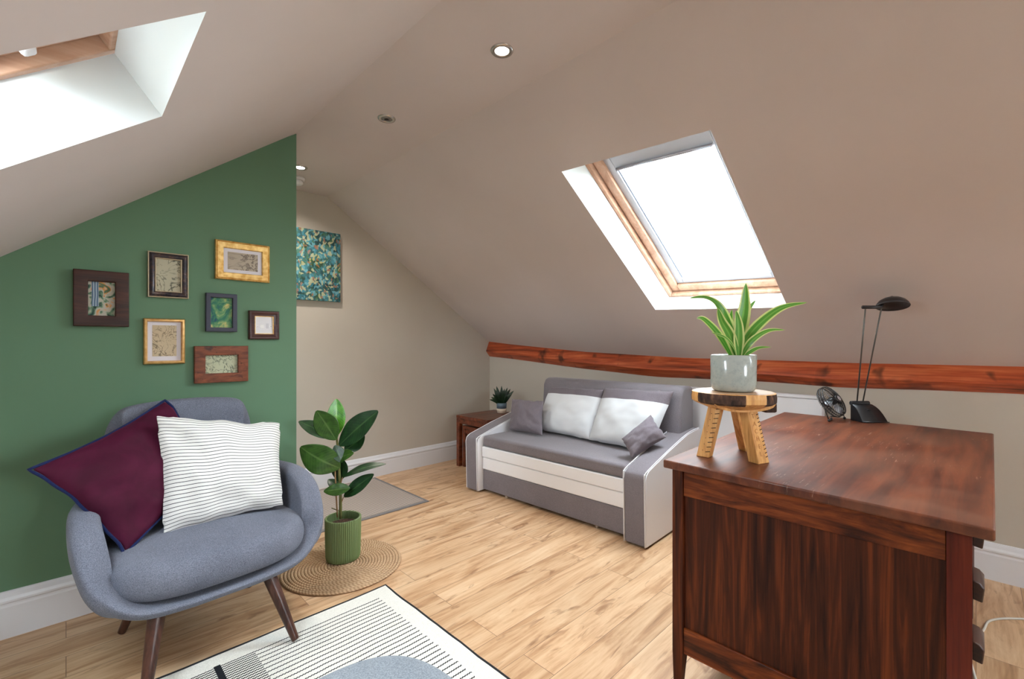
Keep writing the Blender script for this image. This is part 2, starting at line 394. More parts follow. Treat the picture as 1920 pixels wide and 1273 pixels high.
# ------------------------------------------------------------------ skylights
M['sash'] = plain('white painted sash', srgb(186, 186, 192), .4)
M['reveal'] = paint('white lining paint', srgb(220, 224, 224), .6, .02)
def skylight(name, hole, slope_dir, z_of, depth=.2, flare=.10, catch=False, reflections=False):
    """frame coords: s down the slope from the top edge, y across, n outward"""
    x0, x1, y0, y1 = hole
    top = x0 if slope_dir > 0 else x1; bot = x1 if slope_dir > 0 else x0; ym = (y0+y1)/2
    P0 = Vector((top, 0, z_of(top, ym))); P1 = Vector((bot, 0, z_of(bot, ym)))
    d = (P1-P0); Ls = d.length; d.normalize(); nn = Vector((-d.z, 0, d.x)) if slope_dir > 0 else Vector((d.z, 0, -d.x))
    if nn.z < 0: nn = -nn
    def P(s, y, n):
        q = P0+d*s+nn*n
        if not reflections: return Vector((q.x, y, q.z))
        base = P0+d*s; a, b = base.x-.035*(y-1.19)/.8, y-.048*(base.x-2.47)
        return Vector((q.x+a-base.x, b, q.z-(a-base.x)*.748))
    root = bpy.data.objects.new(name, None); link(root); root['kind'] = 'structure'
    D = depth; s1 = Ls+flare
    # lining of the opening
    V = []; Fc = []
    inner = [P(0, y0, 0), P(0, y1, 0), P(Ls, y1, 0), P(Ls, y0, 0)]
    outer = [P(-.0, y0, D), P(-.0, y1, D), P(s1, y1, D), P(s1, y0, D)]
    out2 = [P(-.03, y0-.03, 0.002), P(-.03, y1+.03, 0.002), P(Ls+.03, y1+.03, 0.002), P(Ls+.03, y0-.03, 0.002)]
    out3 = [P(-.03, y0-.03, D), P(-.03, y1+.03, D), P(s1+.03, y1+.03, D), P(s1+.03, y0-.03, D)]
    V = inner+outer+out3+out2
    for i in range(4):
        j = (i+1) % 4; Fc += [(i, j, 4+j, 4+i), (4+i, 4+j, 8+j, 8+i), (8+i, 8+j, 12+j, 12+i), (12+i, 12+j, j, i)]
    mesh('reveal', V, Fc, M['reveal'], root)
    def ring(nm, a0, a1, b0, b1, w, n0, n1, mat, bev=.004, wt=None):
        wt = wt or w; mb = MB()
        def bar(s0, s1_, ya, yb): mb.hexa([P(s0, ya, n0), P(s1_, ya, n0), P(s1_, yb, n0), P(s0, yb, n0)], [P(s0, ya, n1), P(s1_, ya, n1), P(s1_, yb, n1), P(s0, yb, n1)])
        bar(a0, a1, b0, b0+w); bar(a0, a1, b1-w, b1); bar(a0, a0+wt, b0+w, b1-w); bar(a1-w, a1, b0+w, b1-w)
        return mb.build(nm, mat, root, bevel=bev)
    ring('outer_frame', -.02, s1+.012, y0-.012, y1+.012, .034, D+.001, D+.13, M['pine'])
    ring('inner_frame', .0, s1-.026, y0+.026, y1-.026, .052, D+.035, D+.12, M['pine'])
    ring('sash', .02, s1-.076, y0+.074, y1-.074, .048, D+.06, D+.11, M['sash'], wt=.215)
    mb = MB(); _e = .11
    mb.hexa([P(.20, y0+_e, D+.085), P(s1-.12, y0+_e, D+.085), P(s1-.12, y1-_e, D+.085), P(.20, y1-_e, D+.085)],
            [P(.20, y0+_e, D+.091), P(s1-.12, y0+_e, D+.091), P(s1-.12, y1-_e, D+.091), P(.20, y1-_e, D+.091)])
    mb.build('glass', M['glass'], root)
    # ventilation bar handle along the top of the sash
    MB().tube([P(.222, y0+.13, D+.048), P(.222, y1-.13, D+.048)], .009, 10).build('handle_bar', M['handle'], root, smooth=True)
    # blind side rail
    mb = MB(); 
    for yy in (y1-.130, y0+.124): mb.hexa([P(.24, yy, D+.07), P(s1-.125, yy, D+.07), P(s1-.125, yy+.006, D+.07), P(.24, yy+.006, D+.07)], [P(.24, yy, D+.084), P(s1-.125, yy, D+.084), P(s1-.125, yy+.006, D+.084), P(.24, yy+.006, D+.084)])
    mb.build('blind_rail', M['rail'], root)
    if catch:
        mb = MB(); mb.hexa([P(.178, y1-.135, D-.004), P(.208, y1-.135, D-.004), P(.208, y1-.095, D-.004), P(.178, y1-.095, D-.004)],
                           [P(.178, y1-.135, D+.03), P(.208, y1-.135, D+.03), P(.208, y1-.095, D+.03), P(.178, y1-.095, D+.03)])
        mb.build('window_catch', M['white'], root, bevel=.008)
    if reflections:  # reflections on the glass, painted as thin tinted discs
        for k, (ss, yy, r, mt) in enumerate(((.44, 1.27, .022, 'reflect_pale'), (.44, 1.165, .027, 'reflect_blue'), (.44, 1.06, .027, 'reflect_blue'))):
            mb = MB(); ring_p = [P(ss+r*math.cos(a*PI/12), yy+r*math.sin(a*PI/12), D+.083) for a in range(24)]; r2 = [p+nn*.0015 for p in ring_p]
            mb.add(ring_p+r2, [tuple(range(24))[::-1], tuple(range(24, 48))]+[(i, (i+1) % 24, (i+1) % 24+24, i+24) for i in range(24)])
            mb.build('painted_reflection', M[mt], root)
    # portal so the renderer samples the sky through this opening
    L = bpy.data.lights.new('sky_portal', 'AREA'); L.shape = 'RECTANGLE'; L.size = y1-y0; L.size_y = s1
    L.cycles.is_portal = True
    lo = bpy.data.objects.new('sky_portal', L); link(lo); lo.parent = root
    lo.location = P(s1/2, ym, D+.15)
    zax = nn; xax = Vector((0, 1, 0)); yax = zax.cross(xax)
    lo.rotation_euler = Matrix((xax, yax, zax)).transposed().to_euler()
    return P
M['handle'] = plain('silver handle bar', srgb(170, 168, 176), .35, .6)
M['rail'] = plain('grey blind rail', srgb(120, 130, 150), .4, .4)
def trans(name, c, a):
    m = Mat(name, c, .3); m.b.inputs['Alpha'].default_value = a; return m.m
M['reflect_blue'] = trans('pale blue reflection', srgb(150, 200, 225), .28); M['reflect_pale'] = trans('pale reflection', srgb(200, 212, 225), .10)  # tints for the reflections painted on the glass
skylight('window_1', HL[0], -1, lambda x, y: zl(x), .17, .03, catch=True)
skylight('window_2', HR[0], 1, zr2, .2, .10, reflections=True)
skylight('added_window_3', HL[1], -1, lambda x, y: zl(x), .17, .03)  # hidden skylight added over the landing to brighten the far end
skylight('added_window_4', HR[1], 1, zr2, .2, .10)  # unseen skylight added behind the viewpoint for extra daylight
w5 = bpy.data.objects.new('added_window_5', None); link(w5); w5['kind'] = 'structure'; a, b, c, d = FW; mb = MB()  # gable window out of view, added as a source of fill daylight
for q_ in ((a, a+.05, c, d), (b-.05, b, c, d), ((a+b)/2-.03, (a+b)/2+.03, c+.05, d-.05), (a+.05, b-.05, c, c+.05), (a+.05, b-.05, d-.05, d)): mb.box(q_[0], q_[1], YF-.09, YF-.03, q_[2], q_[3])
mb.build('added_window_frame', M['white'], w5, bevel=.004)
MB().box(a+.04, b-.04, YF-.065, YF-.060, c+.04, d-.04).build('glass', M['glass'], w5)
L = bpy.data.lights.new('sky_portal', 'AREA'); L.shape = 'RECTANGLE'; L.size = b-a; L.size_y = d-c; L.cycles.is_portal = True
lo = bpy.data.objects.new('sky_portal', L); link(lo); lo.parent = w5; lo.location = ((a+b)/2, YF-.08, (c+d)/2); lo.rotation_euler = (PI/2, 0, PI)

# ------------------------------------------------------------------ ceiling fittings
def downlight(x, y, lit, label, w):
    t = thing('ceiling_downlight', label, 'ceiling light', (x, y, ZC), 0, None)
    pr = [(.028, .0), (.030, -.004), (.034, -.006), (.046, -.005), (.049, -.001), (.049, 0), (.028, .0)]
    mb = MB().lathe(pr, 40); mb.build('trim_ring', M['chrome'], t, smooth=True)
    mb = MB().lathe([(.0295, -.001), (.0295, -.0035), (.0001, -.0045)], 32)
    mb.build('bulb', M['bulb'] if lit else M['bulb_off'], t, smooth=True)
    if not lit:
        MB().lathe([(.012, -.004), (.013, -.007), (.0001, -.0075)], 20).build('lamp_clip', M['gap'], t, smooth=True)
    if lit:
        L = bpy.data.lights.new('downlight_beam', 'SPOT'); L.energy = w; L.color = (1, .92, .82); L.spot_size = math.radians(150); L.spot_blend = .9; L.shadow_soft_size = .03
        lo = bpy.data.objects.new('downlight_beam', L); link(lo); lo.parent = t; lo.location = (0, 0, -.012)
downlight(1.32, 1.407, True, 'lit round chrome downlight, the largest one in view on the flat ceiling', DOWNLIGHT_W)
downlight(1.265, 2.28, False, 'unlit round chrome downlight in the ceiling between the two lit ones', 0)
downlight(1.18, 3.34, True, 'lit round downlight half hidden behind the top of the green wall', DOWNLIGHT_W*1.4)
downlight(1.30, -.9, True, 'unseen lit round chrome downlight added in the ceiling behind the viewpoint', DOWNLIGHT_W)  # extra lamp, not in view, added to the row
t = thing('smoke_alarm', 'small white round smoke alarm on the ceiling beside the far downlight', 'smoke alarm', (1.235, 3.57, ZC))
MB().lathe([(.058, 0), (.058, -.014), (.050, -.022), (.0001, -.022)], 36).build('base', M['white'], t, bevel=.002)
MB().lathe([(.044, -.0222), (.046, -.040), (.036, -.050), (.0001, -.052)], 36).build('sensor_cap', M['white'], t, smooth=True)

# ------------------------------------------------------------------ pictures on the green wall
def strip_frame(mb, x0, x1, z0, z1, prof, yw):
    """mitred picture frame; prof = (inset from outer edge, depth in front of the wall)"""
    n = len(prof); base = len(mb.v); V = []
    for (cx, cz, sx_, sz_) in ((x0, z0, 1, 1), (x1, z0, -1, 1), (x1, z1, -1, -1), (x0, z1, 1, -1)):
        for (a, dd) in prof: V.append((cx+sx_*a, yw-dd, cz+sz_*a))
    Fc = []
    for i in range(4):
        j = (i+1) % 4
        for k in range(n-1): Fc.append((i*n+k, i*n+k+1, j*n+k+1, j*n+k))
        Fc.append((i*n+n-1, i*n, j*n, j*n+n-1))
    mb.add(V, Fc)
def sketch_mat(name, paper, ink, seed, scale=9, lines=9, width=.05, dark=.0):
    m = Mat(name, paper, .7, spec=.2); co = m.co(loc=(seed, 0, seed*.7))
    a = m.noise(co, scale, 4, .55, 1.2); fr = m.math('PINGPONG', m.math('MULTIPLY', a, lines), .5)
    patch = m.noise(m.co(loc=(0, 0, seed)), scale*.6, 2)
    ln = m.ramp(fr, [(0, W4), (width*1.4, (.7,)*3+(1,)), (width*3, B4)])
    f = m.math('MULTIPLY', ln, m.ramp(patch, [(.34, B4), (.50, W4)]))
    pap = m.ramp(m.noise(co, 5, 3), [(.3, tuple(x*.88 for x in paper[:3])+(1,)), (.7, paper)])
    m.color(m.mix(m.math('MULTIPLY', f, .85), pap, ink)); return m.m
def colour_mat(name, cols, seed, scale=14, dist=2.0, fine=0):
    m = Mat(name, cols[0], .6, spec=.2); co = m.co(loc=(seed, 0, seed))
    a = m.noise(co, scale, 4, .6, dist); n = len(cols)
    m.color(m.ramp(a, [(.28+.46*i/(n-1), c) for i, c in enumerate(cols)], 'CONSTANT' if fine else 'LINEAR')); return m.m
def picture(name, label, x0, x1, z0, z1, prof, fmat, win, amat, mount=None, glassy=False):
    """win = inset of the sight edge"""
    cx, cz = (x0+x1)/2, (z0+z1)/2; w, h = (x1-x0)/2, (z1-z0)/2
    t = thing(name, label, 'picture', (cx, 2.8195, cz))
    mb = MB(); strip_frame(mb, -w, w, -h, h, prof, 0); mb.build('frame', fmat, t, bevel=.0012)
    a = win
    if mount:
        MB().box(-w+a-.002, w-a+.002, -.006, -.002, -h+a-.002, h-a+.002).build('mount', M['mount'], t)
        mx, mz0, mz1 = mount
        MB().box(-w+a+mx, w-a-mx, -.0072, -.0061, -h+a+mz0, h-a-mz1).build('print', amat, t)
    else:
        MB().box(-w+a-.002, w-a+.002, -.006, -.002, -h+a-.002, h-a+.002).build('print', amat, t)
    return t
M['mount'] = plain('white mount board', srgb(226, 224, 232), .8)
M['frame_brown'] = wood('dark brown frame', srgb(40, 18, 12), srgb(62, 30, 20), srgb(80, 42, 28), 0, 1.5, .45, 0, 20, .1)
M['frame_rust'] = wood('reclaimed frame', srgb(84, 40, 24), srgb(124, 66, 40), srgb(148, 84, 54), 0, 4.0, .5, 0, 6, .1, knots=.85, dist=1.5)
M['frame_cherry'] = wood('mahogany frame', srgb(42, 18, 16), srgb(66, 32, 28), srgb(84, 44, 38), 0, 2.0, .35, .2, 16, .05)
M['frame_navy'] = plain('slate blue lacquered frame', srgb(52, 56, 74), .45)
def goldm(name, c1, c2):
    m = Mat(name, c1, .38, .75); m.color(m.ramp(m.noise(m.co(scale=(1, 1, 1)), 45, 4), [(.35, c1), (.65, c2)])); return m.m
M['gold'] = goldm('gilt frame', srgb(206, 158, 84), srgb(240, 208, 140)); M['gold2'] = goldm('satin gold frame', srgb(210, 164, 100), srgb(232, 192, 130))
M['silver_edge'] = plain('champagne edge', srgb(196, 178, 150), .4, .5)
m = Mat('tortoise frame', srgb(50, 46, 56), .3, .2); m.color(m.ramp(m.noise(m.co(scale=(1, 1, 1)), 38, 5, .7), [(.35, srgb(24, 22, 28)), (.5, srgb(58, 54, 62)), (.6, srgb(84, 60, 48)), (.7, srgb(120, 118, 124))])); M['tortoise'] = m.m
def waterfall():
    m = Mat('colour print with cascade', W4, .6, spec=.2); co = m.co()
    s = m.n('ShaderNodeSeparateXYZ'); m.l(co, s.inputs[0])
    base = m.ramp(m.noise(m.co(loc=(2.2, 0, 4)), 22, 3, .5, 1.2), [(.34, srgb(48, 74, 66)), (.44, srgb(120, 150, 122)), (.50, srgb(186, 182, 166)), (.58, srgb(190, 184, 172)), (.64, srgb(214, 150, 84)), (.70, srgb(92, 116, 90))])
    st = m.ramp(m.math('PINGPONG', m.math('ADD', m.math('MULTIPLY', s.outputs['X'], 110), m.noise(co, 9, 2)), .5), [(.1, srgb(52, 84, 118)), (.35, srgb(186, 200, 208)), (.5, srgb(120, 150, 176))])
    msk = m.ramp(m.math('MULTIPLY', m.math('COMPARE', s.outputs['X'], -.022, .012), m.math('GREATER_THAN', s.outputs['Z'], -.035)), [(.4, B4), (.6, W4)])
    m.color(m.mix(msk, base, st)); return m.m
picture('picture_frame', 'wide dark brown frame with a small colour print, leftmost on the green wall', .022, .212, 1.296, 1.549,
        [(0, 0), (0, .028), (.003, .031), (.046, .026), (.049, .022), (.049, .004)], M['frame_brown'], .049, waterfall())
p = picture('picture_frame', 'mottled black frame with pale beaded edges around a grey ink drawing on the green wall', .282, .446, 1.444, 1.667,
        [(.005, 0), (.005, .014), (.008, .017), (.016, .024), (.024, .020), (.028, .014), (.028, .004)], M['tortoise'], .028,
        sketch_mat('ink flowers', srgb(196, 192, 168), srgb(52, 54, 56), 3.1, 13, 7, .06))
for nm, a in (('outer_bead', 0), ('inner_bead', .0275)):
    mb = MB(); strip_frame(mb, -.082+a, .082-a, -.1115+a, .1115-a, [(0, .002), (0, .015), (.0015, .0175), (.004, .0175), (.0055, .015), (.0055, .002)], 0); mb.build(nm, M['silver_edge'], p, bevel=.0008)
picture('picture_frame', 'bright gilt landscape frame with a white mount, top right on the green wall', .561, .825, 1.560, 1.768,
        [(0, 0), (0, .016), (.004, .020), (.007, .014), (.010, .020), (.036, .016), (.039, .012), (.039, .004)], M['gold'], .039,
        sketch_mat('faint landscape drawing', srgb(190, 178, 160), srgb(92, 82, 80), 7.7, 12, 6, .07), (.020, .018, .018))
picture('picture_frame', 'slim satin gold portrait frame with a white mount, below the mottled black frame', .266, .431, 1.116, 1.340,
        [(0, 0), (0, .016), (.004, .022), (.012, .024), (.0165, .010), (.0165, .004)], M['gold2'], .0165,
        sketch_mat('ink figures on cream', srgb(206, 188, 158), srgb(78, 66, 54), 11.3, 16, 7, .05), (.018, .022, .016))
picture('picture_frame', 'small slate blue frame with a blue, green and yellow print on the green wall', .519, .662, 1.280, 1.482,
        [(0, 0), (0, .020), (.002, .022), (.020, .022), (.022, .018), (.022, .004)], M['frame_navy'], .022,
        colour_mat('blue green yellow print', [srgb(34, 60, 120), srgb(52, 84, 108), srgb(62, 124, 98), srgb(120, 160, 110), srgb(214, 196, 128), srgb(200, 176, 120)], 4.6, 13, 1.3))
picture('picture_frame', 'rust brown knotty wooden landscape frame, lowest on the green wall', .469, .714, 1.012, 1.204,
        [(0, 0), (0, .024), (.002, .026), (.046, .024), (.048, .021), (.048, .004)], M['frame_rust'], .048,
        sketch_mat('grey green ink study', srgb(196, 200, 170), srgb(86, 92, 84), 15.2, 18, 6, .08))
t = thing('framed_light_switch', 'white light switch plate inside a small dark mahogany frame, rightmost on the green wall', 'light switch', (.797, 2.8195, 1.320))
mb = MB(); strip_frame(mb, -.078, .078, -.080, .080, [(0, 0), (0, .016), (.004, .022), (.012, .022), (.020, .015), (.028, .018), (.030, .016), (.030, .003)], 0); mb.build('frame', M['frame_cherry'], t, bevel=.0012)
mb = MB(); strip_frame(mb, -.048, .048, -.050, .050, [(0, .008), (0, .0165), (.003, .0165), (.003, .003), (0, .003)], 0); mb.build('gold_inner_edge', M['gold'], t)
pl_ = MB().box(-.046, .046, -.010, -.001, -.048, .048).build('switch_plate', M['white'], t)
MB().box(-.020, -.002, -.014, -.0101, -.018, .002).build('rocker', plain('white plastic rocker', srgb(240, 240, 240), .3), pl_, bevel=.001)
MB().box(.010, .024, -.0115, -.0101, -.018, .010).build('fuse_holder', plain('pale grey plastic', srgb(208, 208, 214), .4), pl_, bevel=.001)
for sx_ in (-.034, .034): MB().lathe([(.003, 0), (.003, .0012), (.0001, .0015)], 12).xf(Matrix.Translation((sx_, -.0101, -.006)) @ Matrix.Rotation(PI/2, 4, 'X')).build('screw', M['chrome'], pl_)

# canvas in the far passage
def canvas_mat():
    m = Mat('dabbed oil paint', W4, .5, spec=.3)
    def vor(sc, loc):
        v = m.n('ShaderNodeTexVoronoi'); v.inputs['Scale'].default_value = sc; q = m.co(scale=(1, 1, .8), loc=loc)
        w = m.n('ShaderNodeTexNoise'); m.l(q, w.inputs['Vector']); w.inputs['Scale'].default_value = 14
        a = m.n('ShaderNodeVectorMath'); a.operation = 'MULTIPLY_ADD'; a.inputs[1].default_value = (.06, .06, .06); m.l(w.outputs['Color'], a.inputs[0]); m.l(q, a.inputs[2]); m.l(a.outputs[0], v.inputs['Vector']); return v
    v1 = vor(60, (0, 0, 0)); s = m.n('ShaderNodeSeparateColor'); m.l(v1.outputs['Color'], s.inputs[0])
    c1 = m.ramp(s.outputs[0], [(0, srgb(22, 44, 44)), (.16, srgb(36, 78, 74)), (.3, srgb(58, 124, 140)), (.46, srgb(110, 168, 182)), (.58, srgb(70, 104, 56)), (.68, srgb(196, 190, 142)), (.84, srgb(40, 58, 46)), (.93, srgb(168, 106, 70))], 'CONSTANT')
    big = m.ramp(m.noise(m.co(), 7, 3), [(.40, srgb(44, 92, 100)), (.5, srgb(92, 156, 172)), (.6, srgb(64, 92, 52))])
    c = m.mix(.35, c1, big); m.color(c); m.bump(v1.outputs['Distance'], .5, .003); return m.m
tag(MB().box(-.42, .42, -.03, 0, -.291, .291).build('canvas_painting', canvas_mat(), bevel=.002, loc=(1.263, 3.849, 1.862)),
    'unframed canvas of teal, blue, cream and green dabs on the far beige wall', 'painting')

# ------------------------------------------------------------------ cushions and upholstery
def pillow(name, TL, TR, BR, BL, thick, mat, label=None, cat='cushion', group=None, n=26, pinch=.07, wr=.006, seed=0, piping=None, mats=None, band=None, sag=0, puff=.5, parent=None, bulge_low=0):
    TL, TR, BR, BL = map(Vector, (TL, TR, BR, BL)); c = (TL+TR+BR+BL)/4
    nrm = (TR-BL).cross(TL-BR).normalized(); V = []; U = []; Fc = []; MI = []
    wid = ((TR-TL).length+(BR-BL).length)/2; hei = ((TL-BL).length+(TR-BR).length)/2
    def pos(u, v, side):
        pu = pinch*math.sin(PI*v); pv = pinch*math.sin(PI*u)
        uu = u+(0.5-u)*pu*2*abs(2*u-1)**3; vv = v+(0.5-v)*pv*2*abs(2*v-1)**3
        p = (TL*(1-uu)+TR*uu)*vv+(BL*(1-uu)+BR*uu)*(1-vv)
        e = max(0, math.sin(PI*u)*math.sin(PI*v))**puff
        if bulge_low: e *= 1+bulge_low*(0.5-v)
        w = noise.noise(Vector((u*4+seed, v*4, side*3)))*wr*2+noise.noise(Vector((u*9+seed, v*9, side*5+9)))*wr
        edge = min(u, 1-u, v, 1-v); w *= min(1, edge*10)
        radial = abs(u-.5)+abs(v-.5)
        w += .35*wr*math.sin((math.atan2(v-.5, u-.5))*14+seed)*max(0, 1-abs(radial-.62)*4)
        q = p+nrm*(side*(thick/2*e+w)); q.z -= sag*(1-abs(2*u-1)**2)*v*v
        q += (TL-BL).normalized()*noise.noise(Vector((u*5, v*3, seed+2)))*wr*1.2
        return q
    for side in (1, -1):
        b = len(V)
        for i in range(n+1):
            for j in range(n+1): V.append(pos(i/n, j/n, side)-c); U.append((i/n, j/n))
        for i in range(n):
            for j in range(n):
                a = b+i*(n+1)+j; q = (a, a+n+1, a+n+2, a+1); Fc.append(q if side > 0 else q[::-1]); MI.append(1 if (band and (j+.5)/n > band) else 0)
    me = bpy.data.meshes.new(name); me.from_pydata([tuple(v) for v in V], [], Fc)
    ul = me.uv_layers.new(name='UVMap')
    for l in me.loops: ul.data[l.index].uv = U[l.vertex_index]
    for m_ in (mats or [mat]): me.materials.append(m_)
    for p_, i in zip(me.polygons, MI): p_.material_index = i; p_.use_smooth = True
    bm = bmesh.new(); bm.from_mesh(me); bmesh.ops.remove_doubles(bm, verts=bm.verts, dist=.0004); bmesh.ops.recalc_face_normals(bm, faces=bm.faces); bm.to_mesh(me); bm.free()
    o = bpy.data.objects.new(name, me); link(o); o.location = c
    if parent: o.parent = parent
    s = o.modifiers.new('sub', 'SUBSURF'); s.levels = 1; s.render_levels = 1
    if label: tag(o, label, cat, group)
    if piping:
        pts = []; K = 30
        for i in range(K): pts.append((pos(i/K, 0, 1)+pos(i/K, 0, -1))/2-c)
        for i in range(K): pts.append((pos(1, i/K, 1)+pos(1, i/K, -1))/2-c)
        for i in range(K): pts.append((pos(1-i/K, 1, 1)+pos(1-i/K, 1, -1))/2-c)
        for i in range(K): pts.append((pos(0, 1-i/K, 1)+pos(0, 1-i/K, -1))/2-c)
        MB().tube(pts, piping[1], 8, closed=True).build('piping', piping[0], o, smooth=True)
    return o
def rounded_pad(name, hx, hy, z0, z1, mat, parent, p=4.0, dome=.25, n=48, rings=10, droop=0, ftaper=0):
    """superellipse pad with soft edge"""
    V = []; Fc = []; prof = []
    h = z1-z0
    for i in range(rings+1):
        a = -PI/2+PI*i/rings; r = 1-(.22*h/ max(hx, hy))*0-(1-math.cos(a)**.55)*h*.5/min(hx, hy); prof.append((r, z0+h/2+math.sin(a)*h/2))
    def ring(r, z, lift=0):
        out = []
        for k in range(n):
            t = 2*PI*k/n; c, s = math.cos(t), math.sin(t)
            x = math.copysign(abs(c)**(2/p), c)*hx*r; y = math.copysign(abs(s)**(2/p), s)*hy*r
            x *= 1-ftaper*(y/hy)
            out.append(Vector((x, y, z+lift-droop*max(0, -y/hy)**3)))
        return out
    rows = [ring(.02, z0), ring(.5, z0)]+[ring(r, z) for r, z in prof]
    rl = prof[-1][0]
    for q in (.8, .6, .4, .2, .02): rows.append(ring(rl*q, z1, dome*h*(1-q*q)))
    for row in rows: V += row
    for i in range(len(rows)-1):
        for k in range(n): Fc.append((i*n+k, i*n+(k+1) % n, (i+1)*n+(k+1) % n, (i+1)*n+k))
    Fc += [tuple(range(n))[::-1], tuple((len(rows)-1)*n+k for k in range(n))]
    return mesh(name, V, Fc, mat, parent, smooth=True, subsurf=1)

# ------------------------------------------------------------------ armchair
arm = thing('armchair', 'grey melange wool tub armchair with walnut legs in front of the green wall', 'armchair', (.425, 2.33, 0), 4.0)
half = [(0, -.345, .285), (.14, -.345, .288), (.27, -.330, .305), (.355, -.30, .37), (.405, -.25, .46), (.425, -.165, .555), (.428, -.06, .605), (.415, .05, .622), (.375, .16, .632), (.325, .25, .66),
        (.298, .30, .76), (.285, .325, .87), (.235, .342, .938), (.12, .350, .958), (0, .352, .962)]
loop = [Vector(p) for p in half]+[Vector((-x, y, z)) for x, y, z in half[-2:0:-1]]
rim = crom(loop, 4, closed=True); NR = len(rim); Bc = Vector((0, -.01, .225)); V = []; Fc = []
TS = [1, .93, .86, .78, .7, .6, .48, .36, .24, .12]
for t_ in TS:
    sxy = math.sin(t_*PI/2)**.72; sz = (1-math.cos(t_*PI/2))**1.25
    for r in rim:
        bul = 1+.05*math.sin(PI*t_)*(1 if r.z > .4 else .2)
        V.append(Vector((Bc.x+(r.x-Bc.x)*sxy*bul, Bc.y+(r.y-Bc.y)*sxy*bul, Bc.z+(r.z-Bc.z)*sz)))
for i in range(len(TS)-1):
    for k in range(NR): Fc.append((i*NR+k, i*NR+(k+1) % NR, (i+1)*NR+(k+1) % NR, (i+1)*NR+k))
V.append(Bc); bi = len(V)-1
for k in range(NR): Fc.append(((len(TS)-1)*NR+k, (len(TS)-1)*NR+(k+1) % NR, bi))
me = bpy.data.meshes.new('shell'); me.from_pydata([tuple(v) for v in V], [], Fc); me.materials.append(M['chair'])
bm = bmesh.new(); bm.from_mesh(me); bmesh.ops.recalc_face_normals(bm, faces=bm.faces)
if sum(f.normal.z for f in bm.faces if f.calc_center_median().z < .26) > 0: bmesh.ops.reverse_faces(bm, faces=bm.faces)
bm.to_mesh(me); bm.free()
for p_ in me.polygons: p_.use_smooth = True
sh = bpy.data.objects.new('shell', me); link(sh); sh.parent = arm
q = sh.modifiers.new('solid', 'SOLIDIFY'); q.thickness = .092; q.offset = -1; q.use_even_offset = False
q = sh.modifiers.new('sub', 'SUBSURF'); q.levels = 1; q.render_levels = 2
seat = rounded_pad('seat_cushion', .345, .315, .312, .452, M['chair'], arm, p=3.2, dome=.18, droop=.015, ftaper=.05); seat.location = (0, -.035, 0)
for sx_ in (-1, 1):
    for (ty, fy) in ((-.285, -.405), (.12, .20)):
        ox = -.03 if fy < 0 else 0
        MB().tube([(ox+sx_*(.185 if fy < 0 else .165), ty, .266), (ox+sx_*.245, fy, .005 if fy > 0 else .012)], [.027, .0145], 20).build('leg', M['walnut'], arm, smooth=False, bevel=.002)
pillow('cushion', (.318, 2.56, .962), (.585, 2.50, .66), (.154, 2.20, .438), (-.095, 2.33, .775), .15, M['velvet'],
       'dark maroon velvet cushion with navy piping, propped on its corner in the armchair', seed=3, piping=(M['navy'], .0055), wr=.009, pinch=.05)
pillow('cushion', (.262, 2.40, .925), (.765, 2.42, .825), (.722, 2.235, .468), (.268, 2.245, .452), .15, M['striped'],
       'white cushion with thin black stripes in the armchair', seed=8, wr=.010, pinch=.035)

# ------------------------------------------------------------------ footstool on the rug
ft = thing('footstool', 'pale grey felt footstool on the striped rug at the bottom of the picture', 'footstool', (.37, .80, .0085))
rounded_pad('seat_cushion', .335, .36, .24, .40, M['felt'], ft, p=3.4, dome=.05)
for sx_ in (-1, 1):
    for sy_ in (-1, 1): MB().tube([(sx_*.2, sy_*.2, .26), (sx_*.25, sy_*.25, .0)], [.024, .014], 16).build('leg', M['walnut'], ft)

# ------------------------------------------------------------------ rug
def rug_mat():
    m = Mat('woven cotton', srgb(224, 221, 212), .95, spec=.1); co = m.co(); s = m.n('ShaderNodeSeparateXYZ'); m.l(co, s.inputs[0])
    X, Y = s.outputs['X'], s.outputs['Y']
    wig = m.math('MULTIPLY', m.math('PINGPONG', m.math('MULTIPLY', X, 95), .5), .007)
    sl = m.math('MULTIPLY', m.noise(m.co(scale=(3, 1, 1)), 2, 2), .01)
    yy = m.math('ADD', m.math('ADD', Y, wig), sl)
    fr = m.math('FRACT', m.math('DIVIDE', yy, .0262))
    ln = m.math('LESS_THAN', fr, .20)
    # ragged inner ends of the stripes
    row = m.math('FLOOR', m.math('DIVIDE', yy, .0262))
    ins = m.math('LESS_THAN', X, m.math('ADD', 1.062, m.math('MULTIPLY', m.math('PINGPONG', m.math('MULTIPLY', row, .37), .5), .016)))
    insY = m.math('LESS_THAN', Y, 1.995)
    st = m.math('MULTIPLY', m.math('MULTIPLY', ln, ins), insY)
    # denser block with a solid bar
    fr2 = m.math('LESS_THAN', m.math('FRACT', m.math('DIVIDE', yy, .0131)), .45)
    blk = m.math('MULTIPLY', m.math('MULTIPLY', fr2, m.math('COMPARE', X, .42, .11)), m.math('LESS_THAN', Y, 1.99))
    bar = m.math('MULTIPLY', m.math('COMPARE', X, .405, .011), m.math('LESS_THAN', Y, 2.0))
    f = m.math('MAXIMUM', m.math('MAXIMUM', st, blk), bar)
    m.color(m.mix(f, m.ramp(m.noise(co, 300, 2), [(.3, srgb(212, 210, 202)), (.7, srgb(236, 234, 226))]), srgb(34, 36, 40)))
    m.bump(m.noise(co, 250, 2), .5, .002); return m.m
t = thing('striped_rug', 'white flat woven rug with thin black stripes and black edging under the armchair legs', 'rug', (0, 0, 0))
V = []; Fc = []; nx, ny = 30, 40; X0, X1, Y0, Y1 = -.32, 1.143, -.15, 2.072
def rz(x, y): return .0035+.0012*noise.noise(Vector((x*6, y*6, 0)))
